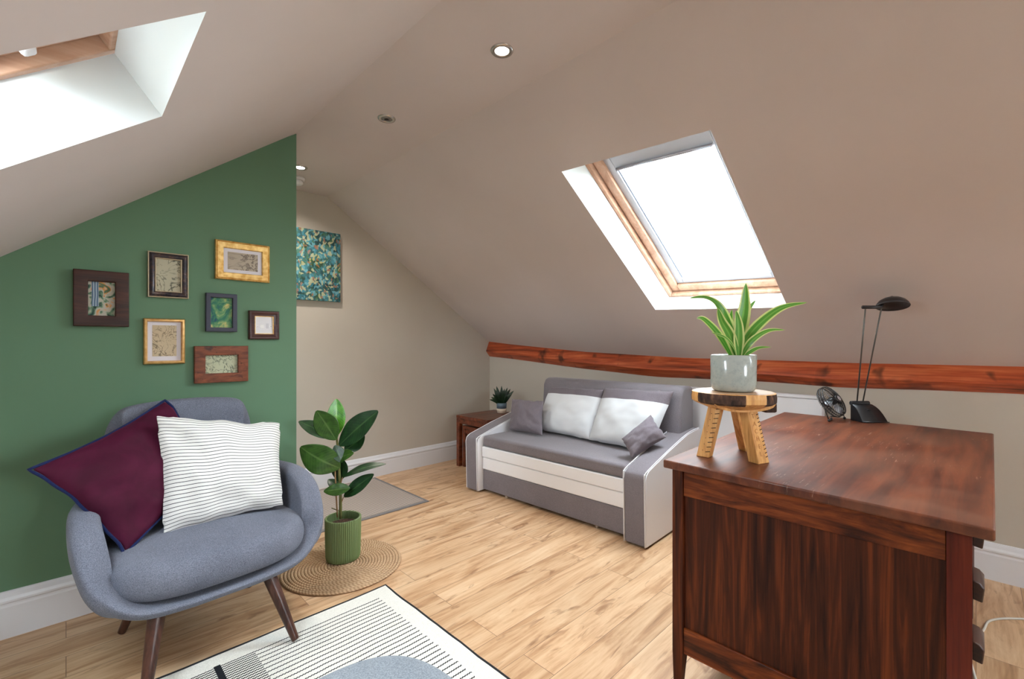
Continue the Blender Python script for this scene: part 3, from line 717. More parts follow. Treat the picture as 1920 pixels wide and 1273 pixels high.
for lay in (0, 1):
    for i in range(nx+1):
        for j in range(ny+1):
            x = X0+(X1-X0)*i/nx; y = Y0+(Y1-Y0)*j/ny
            wob = .004*noise.noise(Vector((x*7, y*7, 4)))
            V.append((x+(wob if i in (0, nx) else 0), y+(wob if j in (0, ny) else 0), .0005 if lay == 0 else .0055+.0015*noise.noise(Vector((x*6, y*6, 0)))))
k = (nx+1)*(ny+1)
for i in range(nx):
    for j in range(ny):
        a = i*(ny+1)+j; Fc += [(a, a+1, a+ny+2, a+ny+1), (k+a, k+a+ny+1, k+a+ny+2, k+a+1)]
edge = [i*(ny+1) for i in range(nx+1)]+[nx*(ny+1)+j for j in range(1, ny+1)]+[i*(ny+1)+ny for i in range(nx-1, -1, -1)]+[j for j in range(ny-1, 0, -1)]
for a, b in zip(edge, edge[1:]+edge[:1]): Fc.append((a, b, k+b, k+a))
mesh('woven_panel', V, Fc, rug_mat(), t)
MB().tube([Vector(V[e]).lerp(Vector(V[e+k]), .5) for e in edge], .0058, 6, closed=True).build('edge_binding', plain('black cotton binding', srgb(34, 34, 38), .9), t, smooth=True)

# ------------------------------------------------------------------ jute rug (coiled braid)
def jute():
    m = Mat('jute braid', srgb(180, 138, 96), .95, spec=.1); co = m.co('UV'); s = m.n('ShaderNodeSeparateXYZ'); m.l(co, s.inputs[0])
    z = m.math('FRACT', m.math('ADD', m.math('MULTIPLY', s.outputs['X'], 1), m.math('PINGPONG', m.math('MULTIPLY', s.outputs['Y'], 2), 1)))
    c = m.ramp(z, [(0, srgb(112, 80, 56)), (.25, srgb(184, 150, 116)), (.6, srgb(214, 184, 150)), (1, srgb(160, 124, 92))])
    c = m.mix(.3, c, m.ramp(m.noise(m.co(), 60, 3), [(.3, srgb(160, 124, 92)), (.7, srgb(210, 182, 148))]))
    m.color(c); m.bump(z, .8, .003); return m.m
jc = Vector((1.083, 2.43)); V = []; Fc = []; U = []; ns = 8; cr = .0080; pitch = .0162; turns = .312/pitch; seg = 100; N = int(turns*seg); Ld = 0
for i in range(N+1):
    a = 2*PI*i/seg; r = max(.003, pitch*i/seg); ld = r*2*PI/seg; Ld += ld
    w = 1+.02*noise.noise(Vector((math.cos(a)*1.2, math.sin(a)*1.2, 0)))
    for k in range(ns):
        b = 2*PI*k/ns; rr = r*w+cr*math.cos(b); V.append((rr*math.cos(a), rr*math.sin(a)*.985, .0062+.0058*math.sin(b))); U.append((Ld/.018, k/ns))
for i in range(N):
    for k in range(ns): Fc.append((i*ns+k, (i+1)*ns+k, (i+1)*ns+(k+1) % ns, i*ns+(k+1) % ns))
tag(mesh('jute_rug', V, Fc, jute(), smooth=True, loc=(jc.x, jc.y, .0005), uvs=U), 'round coiled natural jute rug under the green plant pot', 'rug')

# ------------------------------------------------------------------ barrier mat
def mat_mat():
    m = Mat('ribbed mat', srgb(140, 130, 126), .95, spec=.1); co = m.co(); s = m.n('ShaderNodeSeparateXYZ'); m.l(co, s.inputs[0])
    z = m.math('PINGPONG', m.math('MULTIPLY', s.outputs['Y'], 46), .5)
    m.color(m.ramp(z, [(.06, srgb(84, 76, 74)), (.2, srgb(176, 162, 152)), (.5, srgb(198, 184, 174))])); m.bump(z, .9, .006); return m.m
t = thing('door_mat', 'grey ribbed door mat lying at the foot of the far wall', 'mat', (1.44, 3.375, 0))
MB().box(-.53, .53, -.40, .40, .002, .008).build('ribbed_pile', mat_mat(), t)
mb = MB(); 
for b_ in ((-.555, .555, -.43, -.40), (-.555, .555, .40, .43), (-.555, -.53, -.40, .40), (.53, .555, -.40, .40)): mb.box(*b_, .0005, .006)
mb.build('rubber_edge', plain('grey rubber', srgb(120, 116, 116), .6), t, bevel=.001)

# ------------------------------------------------------------------ sofa
sofa = thing('sofa_bed', 'two seat grey sofa with white panels and sloping arms under the timber beam', 'sofa', (2.402, 2.172, 0), 1.65)
def prism(mb, prof, y0, y1):
    n = len(prof); V = [(x, y0, z) for x, z in prof]+[(x, y1, z) for x, z in prof]
    mb.add(V, [tuple(range(n)), tuple(range(n, 2*n))[::-1]]+[(i, (i+1) % n, (i+1) % n+n, i+n) for i in range(n)]); return mb
aprof = [(.010, .012), (.0, .405), (.010, .438), (.045, .460), (.30, .530), (.60, .600), (.80, .615), (.83, .60), (.83, .012)]
wprof = [(.014, .012), (.004, .405), (.014, .437), (.049, .459), (.30, .529), (.60, .598), (.79, .613), (.82, .60), (.82, .012)]
for sg in (1, -1):
    yo, yi = sg*.815, sg*.665
    a_, b_ = sorted((yo-sg*.008, yi+sg*.008))
    am = prism(MB(), aprof, a_, b_).build('armrest', M['sofa_grey'], sofa, bevel=.010, seg=3, angle=25)
    for ya in (yo, yi):
        lo_, hi_ = sorted((ya, ya-sg*.008 if ya == yo else ya+sg*.008))
        prism(MB(), wprof, lo_, hi_).build('side_panel', M['sofa_white'], am, bevel=.004, angle=25)
    # white piping around each face of the arm
    for ya in ((yi+sg*.006,) if sg > 0 else (yo-sg*.006, yi+sg*.006)):
        MB().tube([(x-(.002 if x < .4 else 0), ya, z+.001) for x, z in crom([(p[0], 0, p[1]) for p in aprof[:7]], 4) and [(v.x, v.z) for v in crom([(p[0], 0, p[1]) for p in aprof[:7]], 4)]], .0032, 8).build('piping', M['sofa_white'], am, smooth=True)
box('drawer_front', (.062, .80, -.66, .66, .022, .186), M['sofa_grey'], sofa, .008)
box('front_panel', (.058, .80, -.662, .662, .188, .286), M['sofa_white'], sofa, .006)
box('front_panel', (.050, .80, -.662, .662, .289, .374), M['sofa_white'], sofa, .006)
mb = MB().box(.052, .66, -.655, .655, .376, .462)
sc_ = mb.build('seat_cushion', M['sofa_grey'], sofa, bevel=.022, seg=4)
# backrest: slab with rounded shoulders, leaning slightly
bk = [(.60, .40), (.585, .60), (.60, .86), (.625, .905), (.66, .915), (.78, .912), (.815, .89), (.82, .40)]
prism(MB(), bk, -.77, .47).build('backrest', M['sofa_grey'], sofa, bevel=.03, seg=4, angle=20)
for sy_ in (-.42, .42): MB().tube([(.10, sy_, .0), (.10, sy_, .024)], .018, 12).build('castor', M['chrome'], sofa)
G = 'large grey and white back cushions on the sofa'
pillow('back_cushion', (3.02, 2.60, .845), (3.00, 2.02, .865), (2.86, 2.06, .475), (2.88, 2.66, .475), .15, None, 'left large white cushion with a grey top band, standing against the sofa back', seed=1, mats=[M['cush_white'], M['pil_grey']], band=.79, wr=.0045, pinch=.02, puff=.35, group=G)
pillow('back_cushion', (3.00, 2.03, .875), (2.98, 1.44, .895), (2.82, 1.54, .475), (2.85, 2.08, .475), .15, None, 'right large white cushion with a grey top band, touching the wooden stool in the view', seed=5, mats=[M['cush_white'], M['pil_grey']], band=.77, wr=.0045, pinch=.02, puff=.35, group=G)
bpy.data.objects['back_cushion.001']['label'] = 'right of the two large white cushions with a grey top band on the sofa'
G = 'small plain grey cushions on the sofa'
pillow('scatter_cushion', (2.80, 2.86, .735), (2.82, 2.50, .745), (2.72, 2.42, .475), (2.70, 2.80, .475), .12, M['pil_grey'], 'small plain grey cushion standing upright at the left end of the sofa', seed=12, wr=.006, pinch=.04, group=G)
pillow('scatter_cushion', (2.80, 1.525, .745), (2.78, 1.40, .61), (2.56, 1.53, .482), (2.62, 1.645, .585), .13, M['pil_grey'], 'small plain grey cushion leaning at the right end of the sofa', seed=17, wr=.006, pinch=.04, group=G)

# ------------------------------------------------------------------ nest of tables + small plant
def small_table(name, label, x0, x1, y0, y1, z, lg=.045, th=.03):
    t = thing(name, label, 'table', ((x0+x1)/2, (y0+y1)/2, 0)); hx, hy = (x1-x0)/2, (y1-y0)/2
    box('tabletop', (-hx, hx, -hy, hy, z-th, z), M['sidewood'], t, .003)
    for sx_ in (-1, 1):
        for sy_ in (-1, 1):
            a = sorted((sx_*hx*.995, sx_*(hx-lg))); b = sorted((sy_*hy*.995, sy_*(hy-lg))); box('leg', (*a, *b, 0, z-th), M['sidewood'], t, .003)
    mb = MB()
    for s_ in (-1, 1):
        a = sorted((s_*(hx-.008), s_*(hx-.026))); mb.box(*a, -hy+lg, hy-lg, z-th-.05, z-th)
    for s_ in (1,):
        b = sorted((s_*(hy-.008), s_*(hy-.026))); mb.box(-hx+lg, hx-lg, *b, z-th-.05, z-th)
    mb.build('apron', M['sidewood'], t, bevel=.002); return t
small_table('side_table', 'red brown wooden side table between the sofa arm and the far wall', 2.772, 3.28, 3.16, 3.62, .505)
small_table('nesting_table', 'lower red brown wooden table tucked under the larger side table', 2.80, 3.20, 3.225, 3.555, .405, .035, .025)

def leaf(parent, base, tip, width, mat, nrm, bend=.0, name='leaf', n=12, fold=.15, shape=0, stripe=False, tipw=0):
    """blade along a curved midrib; nrm = direction the upper face looks"""
    base, tip, nrm = Vector(base), Vector(tip), Vector(nrm).normalized()
    ax = tip-base; L = ax.length; ax.normalize(); side = ax.cross(nrm).normalized(); up = side.cross(ax).normalized()
    V = []; Fc = []; U = []; rows = 5
    for i in range(n+1):
        t = i/n; c = base+ax*L*t+up*bend*math.sin(PI*t)*1.0
        if shape == 0: w = width/2*(math.sin(PI*min(1, t*.97+.015))**.75)*(1.05-.12*t)
        else: w = width/2*(min(1, t*3.2+.35))*(1-t**2.2)**.9
        for j in range(-2, 3):
            f = j/2; V.append(c+side*w*f+up*(-fold*w*(1-abs(f))+.02*w*math.sin(t*20)*abs(f))); U.append((t, .5+f/2))
    for i in range(n):
        for j in range(4): a = i*5+j; Fc.append((a, a+1, a+6, a+5))
    o = mesh(name, V, Fc, mat, parent, smooth=True, uvs=U)
    s = o.modifiers.new('solid', 'SOLIDIFY'); s.thickness = .0012; s.offset = 0
    s = o.modifiers.new('sub', 'SUBSURF'); s.levels = 1; s.render_levels = 1
    return o
def leaf_mat(name, dark, light, vein, rough=.28, under=None, margin=None, variegated=False):
    m = Mat(name, dark, rough, spec=.5); co = m.co('UV'); s = m.n('ShaderNodeSeparateXYZ'); m.l(co, s.inputs[0])
    d = m.math('ABSOLUTE', m.math('SUBTRACT', s.outputs['Y'], .5))
    if variegated:
        j = m.math('ADD', d, m.math('MULTIPLY', m.math('SUBTRACT', m.noise(m.co('UV', (2, 30, 1)), 2, 2), .5), .06))
        c = m.ramp(j, [(0, light), (.10, dark), (.30, dark), (.355, vein), (.5, vein)])
    else:
        lat = m.math('PINGPONG', m.math('ADD', m.math('MULTIPLY', s.outputs['X'], 14), m.math('MULTIPLY', d, 6)), .5)
        c = m.mix(m.ramp(lat, [(.0, (.35,)*3+(1,)), (.12, B4)]), m.ramp(m.noise(m.co('UV', (3, 2, 1)), 1.5, 2), [(.35, dark), (.65, light)]), vein)
        c = m.mix(m.ramp(d, [(.0, W4), (.022, (.7,)*3+(1,)), (.045, B4)]), c, vein)
    m.color(c); m.b.inputs['Transmission Weight'].default_value = 0
    # thin leaves let some light through
    t = m.t; tr = t.nodes.new('ShaderNodeBsdfTranslucent'); mx = t.nodes.new('ShaderNodeMixShader'); mx.inputs[0].default_value = .25 if variegated else .12
    t.links.new(c, tr.inputs[0]); t.links.new(m.b.outputs[0], mx.inputs[1]); t.links.new(tr.outputs[0], mx.inputs[2]); t.links.new(mx.outputs[0], m.o.inputs[0])
    return m.m
M['lf_dark'] = leaf_mat('rubber leaf dark', srgb(18, 46, 24), srgb(34, 74, 34), srgb(64, 98, 52), .36)
M['lf_mid'] = leaf_mat('rubber leaf mid', srgb(44, 78, 26), srgb(66, 106, 36), srgb(96, 126, 66), .3)
M['lf_bright'] = leaf_mat('rubber leaf young', srgb(62, 128, 30), srgb(104, 176, 56), srgb(150, 200, 96), .28)
M['lf_small'] = leaf_mat('dark green leaf', srgb(12, 30, 16), srgb(24, 54, 28), srgb(38, 70, 38), .4)
M['lf_var'] = leaf_mat('variegated leaf', srgb(92, 158, 58), srgb(132, 190, 86), srgb(216, 224, 150), .35, variegated=True)
M['stem'] = plain('green brown stem', srgb(104, 104, 54), .6); M['petiole'] = plain('reddish petiole', srgb(140, 108, 72), .5)
def soil():
    m = Mat('potting soil', srgb(52, 34, 24), 1); f = m.noise(m.co(), 90, 4); m.color(m.ramp(f, [(.35, srgb(28, 18, 14)), (.65, srgb(96, 64, 46))])); m.bump(f, 1, .006); return m.m
M['soil'] = soil()
VIEWROT = -44.43
sp = thing('potted_plant', 'small dark leafed plant in a blue and cream pot on the side table', 'plant', (3.17, 3.385, .505), VIEWROT)
mb = MB().lathe([(.036, 0), (.046, .004), (.050, .05)], 36); mb.build('pot_base', plain('cream ceramic', srgb(206, 190, 172), .5), sp, smooth=True)
MB().lathe([(.050, .0502), (.052, .105), (.047, .106), (.045, .09), (.0001, .088)], 36).build('pot', plain('blue grey ceramic', srgb(92, 112, 128), .5), sp, smooth=True)
MB().lathe([(.044, .0885), (.0001, .094)], 24).build('soil', M['soil'], sp)
random.seed(3)
for (dx, dz, dy) in ((-.125, .035, -.02), (-.095, .09, .02), (-.08, .15, .0), (-.055, .17, .03), (0, .175, .0), (.03, .15, -.03), (.06, .155, .02), (.125, .125, .0), (.10, .10, -.03), (-.05, .10, -.05), (.05, .09, -.05), (-.11, .055, .03), (.09, .14, .04), (.015, .12, -.06)):
    leaf(sp, (dx*.08, dy*.1, .095), (dx, dy, .105+dz), .052, M['lf_small'], (-dx*.3, -1, .4 if dz > .1 else .9), .015, shape=1, n=8)

# ------------------------------------------------------------------ rubber plant in ribbed green pot   (local x = right in view, y = away)
rb = thing('rubber_plant', 'tall glossy leafed rubber plant in a ribbed green pot on the round jute rug', 'plant', (1.113, 2.492, .0125), VIEWROT)
pot = MB().lathe([(.078, .0), (.088, .003), (.093, .02), (.0975, .228), (.094, .232), (.088, .230), (.085, .19), (.0001, .188)], 120, rib=.0028)
pot.build('pot', plain('ribbed green ceramic', srgb(108, 128, 82), .5), rb, smooth=False)
MB().lathe([(.0845, .1885), (.05, .197), (.0001, .199)], 40).build('soil', M['soil'], rb)
kx = 1/336.0
def q(px, py, dy=0): return (( px-641)*kx, dy, (1050-py)*kx+.0)
MB().tube(crom([q(636, 976), q(636, 930), q(633, 890, .005), q(630, 850, .01), q(627, 812, .005)], 4), [.0085]*4+[.0075]*8+[.006]*5, 12).build('stem', M['stem'], rb, smooth=True)
MB().tube(crom([q(632, 972, -.012), q(629, 920, -.014), q(627, 880, -.01)], 4), .0045, 8).build('stem', M['petiole'], rb, smooth=True)
def rleaf(b, t_, w, mat, nrm, bend=.0, fold=.12, stalk=None):
    if stalk: MB().tube([stalk, b], [.0035, .0025], 8).build('petiole', M['petiole'], rb, smooth=True)
    leaf(rb, b, t_, w*kx, M[mat], nrm, bend, n=14, fold=fold)
rleaf(q(628, 820, .01), q(621, 752, .055), 36, 'lf_bright', (.1, -1, .2), .01)
rleaf(q(620, 824, .0), q(560, 791, -.02), 34, 'lf_dark', (.3, -.6, .8), .012)
rleaf(q(630, 826, -.02), q(597, 770, -.045), 46, 'lf_mid', (.15, -1, -.1), .0)
rleaf(q(633, 838, .0), q(706, 773, .01), 50, 'lf_dark', (-.35, -1, .35), .015, stalk=q(630, 845))
rleaf(q(640, 850, .03), q(674, 824, .07), 34, 'lf_dark', (-.2, -1, .2), .0)
rleaf(q(628, 836, -.02), q(646, 866, -.05), 24, 'lf_dark', (.5, -1, -.2), .0)
rleaf(q(633, 864, -.01), q(668, 848, -.06), 26, 'lf_mid', (-.1, -.7, .6), .015)
rleaf(q(636, 880, -.01), q(574, 834, -.09), 56, 'lf_mid', (-.45, -.85, .45), .035, fold=.05)
rleaf(q(634, 862, .02), q(628, 909, .03), 34, 'lf_dark', (0, -1, .1), .0)
rleaf(q(640, 898, .0), q(723, 872, -.01), 24, 'lf_dark', (-.1, -.45, .9), .022, stalk=q(636, 912))
rleaf(q(642, 935, .0), q(698, 893, .01), 30, 'lf_dark', (-.3, -.9, .5), .008, stalk=q(637, 948))
rleaf(q(634, 922, .01), q(606, 907, .05), 20, 'lf_dark', (.1, -.6, .8), .008)
rleaf(q(659, 914, -.04), q(611, 919, -.05), 25, 'lf_mid', (.0, -.8, .6), .004)
MB().tube([q(634, 962), q(619, 956)], .0025, 6).build('stem', M['stem'], rb, smooth=True)

# ------------------------------------------------------------------ radiator behind the sofa
rad = thing('radiator', 'white panel radiator on the low wall between sofa and desk', 'radiator', (3.352, 1.25, 0))
box('panel', (-.028, -.008, -.585, .585, .13, .870), M['white'], rad, .006)
mb = MB()
for i in range(4): mb.box(-.034+i*.018, -.034+i*.018+.010, -.588, .588, .872, .890)
mb.box(-.036, .034, -.588, -.578, .13, .889); mb.box(-.036, .034, .578, .588, .13, .889)
mb.build('top_grille', M['white'], rad, bevel=.002)
mb = MB(); 
for k in range(40): yk = -.56+k*.0287; mb.box(-.0295, -.0281, yk, yk+.014, .16, .84)
box('rear_panel', (.004, .022, -.575, .575, .13, .865), M['white'], rad, .004)
for yk in (-.45, .45): box('bracket', (.022, .067, yk, yk+.03, .2, .8), M['white'], rad, .002)
MB().tube([(0, .545, .0), (0, .545, .14)], .0075, 10).build('pipe', M['chrome'], rad, smooth=True)
MB().tube([(0, -.545, .0), (0, -.545, .14)], .0075, 10).build('pipe', M['chrome'], rad, smooth=True)

# ------------------------------------------------------------------ desk
DZ = .81
dk = thing('writing_desk', 'large dark oak pedestal desk with a scuffed top, right foreground', 'desk', (0, 0, 0))
def slab(name, quad, z0, z1, mat, parent, bevel): return MB().hexa([(x, y, z0) for x, y in quad], [(x, y, z1) for x, y in quad]).build(name, mat, parent, bevel=bevel, seg=3)
slab('desktop', [(1.456, -.030), (3.00, -.056), (3.05, .800), (1.498, .770)], DZ-.028, DZ, M['desktop'], dk, .005)
YA, YZ, XA, XZ = .006, .742, 1.512, 2.96
zt = DZ-.0285
# near end: posts, rails, recessed panel
def post(x, y0, y1, w, mat, taper=True):
    if taper: MB().hexa([(x+.003, y0+.012, 0), (x+w-.012, y0+.012, 0), (x+w-.012, y1-.004, 0), (x+.003, y1-.004, 0)], [(x, y0, .15), (x+w, y0, .15), (x+w, y1, .15), (x, y1, .15)]).hexa([(x, y0, .1501), (x+w, y0, .1501), (x+w, y1, .1501), (x, y1, .1501)], [(x, y0, zt), (x+w, y0, zt), (x+w, y1, zt), (x, y1, zt)]).build('leg', mat, dk)
    else: MB().box(x, x+w, y0, y1, 0, zt).build('leg', mat, dk, bevel=.002)
post(XA, YZ-.036, YZ, .042, M['desk'])
post(XA, YA, YA+.044, .040, M['desk_red'], True)
post(XZ-.042, YZ-.036, YZ, .042, M['desk']); post(XZ-.042, YA, YA+.044, .040, M['desk_red'])
for k, xx in enumerate((XA+.006, XZ-.024)):
    box('top_rail', (xx, xx+.018, YA+.045, YZ-.037, zt-.088, zt-.0005), M['desk_rail'], dk, .0015)
    box('bottom_rail', (xx, xx+.018, YA+.045, YZ-.037, .150, .238), M['desk_rail'], dk, .0015)
    px_ = xx+.008 if k == 0 else xx
    box('side_panel', (px_, px_+.010, YA+.045, YZ-.037, .2385, zt-.089), M['desk'], dk, .0)
# back (sofa side) panel and underside
box('back_panel', (XA+.043, XZ-.043, YZ-.026, YZ-.012, .20, zt-.001), M['desk'], dk, .001)
box('pedestal', (XA+.041, 1.95, YA+.022, YZ-.040, .14, zt-.002), M['darkwood'], dk, .001)
box('pedestal', (2.52, XZ-.044, YA+.022, YZ-.040, .14, zt-.002), M['darkwood'], dk, .001)
def drawer(x0, x1, z0, z1):
    d = box('drawer_front', (x0, x1, YA+.002, YA+.0215, z0, z1), M['darkwood'], dk, .002); c = (x0+x1)/2; zc = (z0+z1)/2
    hp = [(0, zc-.022), (-.020, zc-.026), (-.024, zc+.012), (-.014, zc+.024), (0, zc+.028)]
    V = [(c-.055, YA+.0018+a, b) for a, b in hp]+[(c+.055, YA+.0018+a, b) for a, b in hp]; n = len(hp)
    mesh('handle', V, [tuple(range(n)), tuple(range(n, 2*n))[::-1]]+[(i, (i+1) % n, (i+1) % n+n, i+n) for i in range(n)], M['darkwood'], d, bevel=.003)
for (x0, x1) in ((XA+.044, 1.95), (2.52, XZ-.046)):
    for z0, z1 in ((.645, .775), (.50, .64), (.325, .495), (.145, .32)): drawer(x0, x1, z0, z1)
box('centre_drawer', (1.953, 2.517, YA+.004, YZ-.05, .665, .775), M['darkwood'], dk, .002)

tag(MB().tube(crom([(1.70, .10, .006), (2.15, -.005, .006), (2.55, .02, .006), (2.76, -.02, .006), (2.90, -.05, .006), (3.02, -.16, .006), (3.2, -.42, .006), (3.36, -.7, .006)], 8), .0045, 8).build('power_cable', plain('grey white cable', srgb(206, 200, 190), .5), smooth=True),
    'pale grey cable on the floor behind the desk drawers', 'cable')

# ------------------------------------------------------------------ carved stool with plant on the desk   (local x = right in view, y = away)
st = thing('carved_stool', 'small carved three legged wooden stool with a bark edge, standing on the desk corner', 'stool', (1.707, .609, DZ), VIEWROT)
R0 = .138; ZT = .238
def ringpts(r, z, n=72, wob=.0035, sd=0): return [Vector(((r+wob*noise.noise(Vector((math.cos(2*PI*k/n)*1.5, math.sin(2*PI*k/n)*1.5, sd)))*2)*math.cos(2*PI*k/n), (r+wob*noise.noise(Vector((math.cos(2*PI*k/n)*1.5, math.sin(2*PI*k/n)*1.5, sd)))*2)*math.sin(2*PI*k/n), z)) for k in range(72)]
rows = [ringpts(R0*.60, ZT-.058), ringpts(R0*.92, ZT-.040), ringpts(R0, ZT-.032), ringpts(R0*1.005, ZT-.016), ringpts(R0*.99, ZT-.002), ringpts(R0*.95, ZT)]
V = [v for r in rows for v in r]; Fc = []
MI = []
for i in range(len(rows)-1):
    for k in range(72):
        Fc.append((i*72+k, i*72+(k+1) % 72, (i+1)*72+(k+1) % 72, (i+1)*72+k))
        ang = (k+.5)*5; front = 270
        smoothpatch = abs(((ang-274+180) % 360)-180) < 14 or abs(((ang-182+180) % 360)-180) < 10
        MI.append(1 if (1 <= i <= 3 and not smoothpatch) else 0)
Fc += [tuple(range(72))[::-1], tuple(5*72+k for k in range(72))]; MI += [0, 2]
mesh('seat', V, Fc, None, st, mats=[M['stoolwood'], M['bark'], M['stooltop']], midx=MI)
# scooped crescent under the front edge
mb = MB(); n = 20; V = []
for i in range(n+1):
    a = -1+2*i/n; x = a*.105; zz = ZT-.036-.028*math.sqrt(max(0, 1-a*a)); yf = -.085
    V += [(x, yf, ZT-.036), (x, yf, zz), (x, .06, zz), (x, .06, ZT-.036)]
Fc = []
for i in range(n):
    for k in range(4): Fc.append((i*4+k, i*4+(k+1) % 4, i*4+4+(k+1) % 4, i*4+4+k))
mesh('seat_underside', V, Fc, M['stoolwood'], st, smooth=False)
mb = MB().box(.075, .118, -.07, -.01, ZT-.068, ZT-.034).build('bark_lug', M['bark'], st, bevel=.006)
M['burn'] = plain('burnt notch', srgb(58, 34, 20), .9)
def sleg(tc_, fc_, wt, wf, dt, name='leg', yaw=0):
    """tapering slab leg; tc/fc top and foot centres, w widths, d thickness"""
    c, s = math.cos(yaw), math.sin(yaw); ax = Vector((c, s, 0)); ay = Vector((-s, c, 0))
    def ring(cn, w, d): cn = Vector(cn); return [cn-ax*w/2-ay*d/2, cn+ax*w/2-ay*d/2, cn+ax*w/2+ay*d/2, cn-ax*w/2+ay*d/2]
    o = MB().hexa(ring(fc_, wf, dt*1.15), ring(tc_, wt, dt)).build(name, M['stoolwood'], st, bevel=.002)
    return o, ring(fc_, wf, dt*1.15), ring(tc_, wt, dt)
l1, f1, t1 = sleg((-.055, .01, ZT-.050), (-.094, .022, 0), .046, .044, .034, yaw=-.75)
l2, f2, t2 = sleg((.030, -.040, ZT-.050), (.056, -.066, 0), .050, .054, .034, yaw=.42)
l3, f3, t3 = sleg((.040, .055, ZT-.050), (.108, .110, 0), .044, .048, .034, yaw=.2)
def notches(par, A, Bq, ins, cnt, ln=.009):
    """row of burnt dashes up one edge of a leg; A,B = foot and top points of the edge, ins = inward direction"""
    A, Bq, ins = Vector(A), Vector(Bq), Vector(ins).normalized(); mb = MB()
    for k in range(cnt):
        p = A.lerp(Bq, .12+.82*k/(cnt-1)); up_ = (Bq-A).normalized()
        mb.tube([p+ins*.001, p+ins*ln-up_*.003], .0014, 6)
    mb.build('burnt_notch', M['burn'], par)
e1 = (f1[1], t1[1]); notches(l1, e1[0], e1[1], Vector(f1[0])-Vector(f1[1]), 10, .016)
mid_f = (Vector(f1[0])*.6+Vector(f1[1])*.4); mid_t = (Vector(t1[0])*.6+Vector(t1[1])*.4); notches(l1, mid_f, mid_t, mid_t-mid_f, 8, .006)
e2 = (f2[1], t2[1]); notches(l2, e2[0], e2[1], Vector(f2[0])-Vector(f2[1]), 13, .012)
# faint burnt capitals down the right leg's face
M['letters'] = plain('faint burnt lettering', srgb(176, 118, 62), .8)
def carve(par, f_, t_, text, size, u=.42, mat='letters'):
    F0, F1, T0, T1 = map(Vector, (f_[0], f_[1], t_[0], t_[1])); n = len(text)
    for k, ch in enumerate(text):
        v = .90-.80*(k+.5)/n; a = F0.lerp(T0, v); b = F1.lerp(T1, v); p = a.lerp(b, u)
        xx = (b-a).normalized(); upv = (T0.lerp(T1, .5)-F0.lerp(F1, .5)).normalized(); zz = xx.cross(upv).normalized(); yy = zz.cross(xx)
        cu = bpy.data.curves.new('letter', 'FONT'); cu.body = ch; cu.size = size; cu.extrude = .0004; cu.align_x = 'CENTER'; cu.align_y = 'CENTER'; cu.offset = -.0001
        cu.materials.append(M[mat]); o = bpy.data.objects.new('letter', cu); link(o)
        mtx = Matrix((xx, yy, zz)).transposed().to_4x4(); mtx.translation = p+zz*.0006
        dg = bpy.context.evaluated_depsgraph_get(); me_ = bpy.data.meshes.new_from_object(o.evaluated_get(dg)); bpy.data.objects.remove(o)
        me_.transform(mtx); oo = bpy.data.objects.new('letter', me_); link(oo); oo.parent = par
carve(l2, f2, t2, 'TACHEL', .022)

dp = thing('dracaena_plant', 'striped green and cream spiky plant in a pale grey pot on the carved stool', 'plant', (1.707, .609, DZ+ZT+.001), VIEWROT)
def speck():
    m = Mat('speckled pale glaze', srgb(176, 182, 178), .18, spec=.5, coat=.4); f = m.noise(m.co(), 55, 5, .7); m.color(m.ramp(f, [(.35, srgb(150, 160, 156)), (.5, srgb(162, 170, 166)), (.68, srgb(168, 174, 168)), (.76, srgb(146, 144, 134))])); return m.m
MB().lathe([(.055, 0), (.066, .002), (.072, .010), (.0745, .030), (.0755, .126), (.0735, .129), (.070, .127), (.068, .10), (.0001, .098)], 64).build('pot', speck(), dp, smooth=True)
MB().lathe([(.0675, .0985), (.0001, .108)], 30).build('soil', M['soil'], dp)
kd = 1/523.0
def d_(px, py, y=0): return ((px-1375)*kd, y, (737-py)*kd)
def dleaf(pts, w, yoff=0, nrm=(0, -1, .3), name='leaf'):
    """strap leaf swept along a curve"""
    P_ = crom([Vector(d_(a, b, y)) for a, b, y in pts], 5); n = len(P_); V = []; Fc = []; U = []; nv = Vector(nrm).normalized()
    for i, p in enumerate(P_):
        t = i/(n-1); tg = (P_[min(i+1, n-1)]-P_[max(i-1, 0)]).normalized(); sd = tg.cross(nv).normalized(); upv = sd.cross(tg)
        ww = 1.25*w*kd/2*min(1, .35+t*2.2)*(1-t**2.6)**.8+.0003
        for j in range(-2, 3): f = j/2; V.append(p+sd*ww*f-upv*ww*.22*(1-abs(f))); U.append((t, .5+f/2))
    for i in range(n-1):
        for j in range(4): a = i*5+j; Fc.append((a, a+1, a+6, a+5))
    o = mesh(name, V, Fc, M['lf_var'], dp, smooth=True, uvs=U)
    s = o.modifiers.new('solid', 'SOLIDIFY'); s.thickness = .001; s.offset = 0
    s = o.modifiers.new('sub', 'SUBSURF'); s.levels = 1; s.render_levels = 1
dleaf([(1381, 676, 0), (1372, 630, .0), (1348, 580, -.01), (1320, 563, -.02), (1287, 565, -.03)], 17, nrm=(-.3, -.7, .7))
dleaf([(1383, 676, 0), (1388, 630, .01), (1400, 585, .015), (1404, 534, .02)], 27, nrm=(-.1, -1, .1))
dleaf([(1380, 676, -.01), (1362, 635, -.03), (1342, 608, -.05), (1332, 585, -.06)], 17, nrm=(-.3, -1, .2))
dleaf([(1386, 676, 0), (1398, 640, -.01), (1420, 608, -.03), (1455, 582, -.04), (1497, 574, -.05)], 17, nrm=(.2, -.8, .6))
dleaf([(1386, 670, .02), (1398, 620, .04), (1412, 590, .05), (1434, 564, .06)], 13, nrm=(.1, -1, .3))
dleaf([(1386, 676, -.01), (1400, 645, -.03), (1425, 625, -.05), (1453, 624, -.06)], 11, nrm=(.1, -.7, .7))
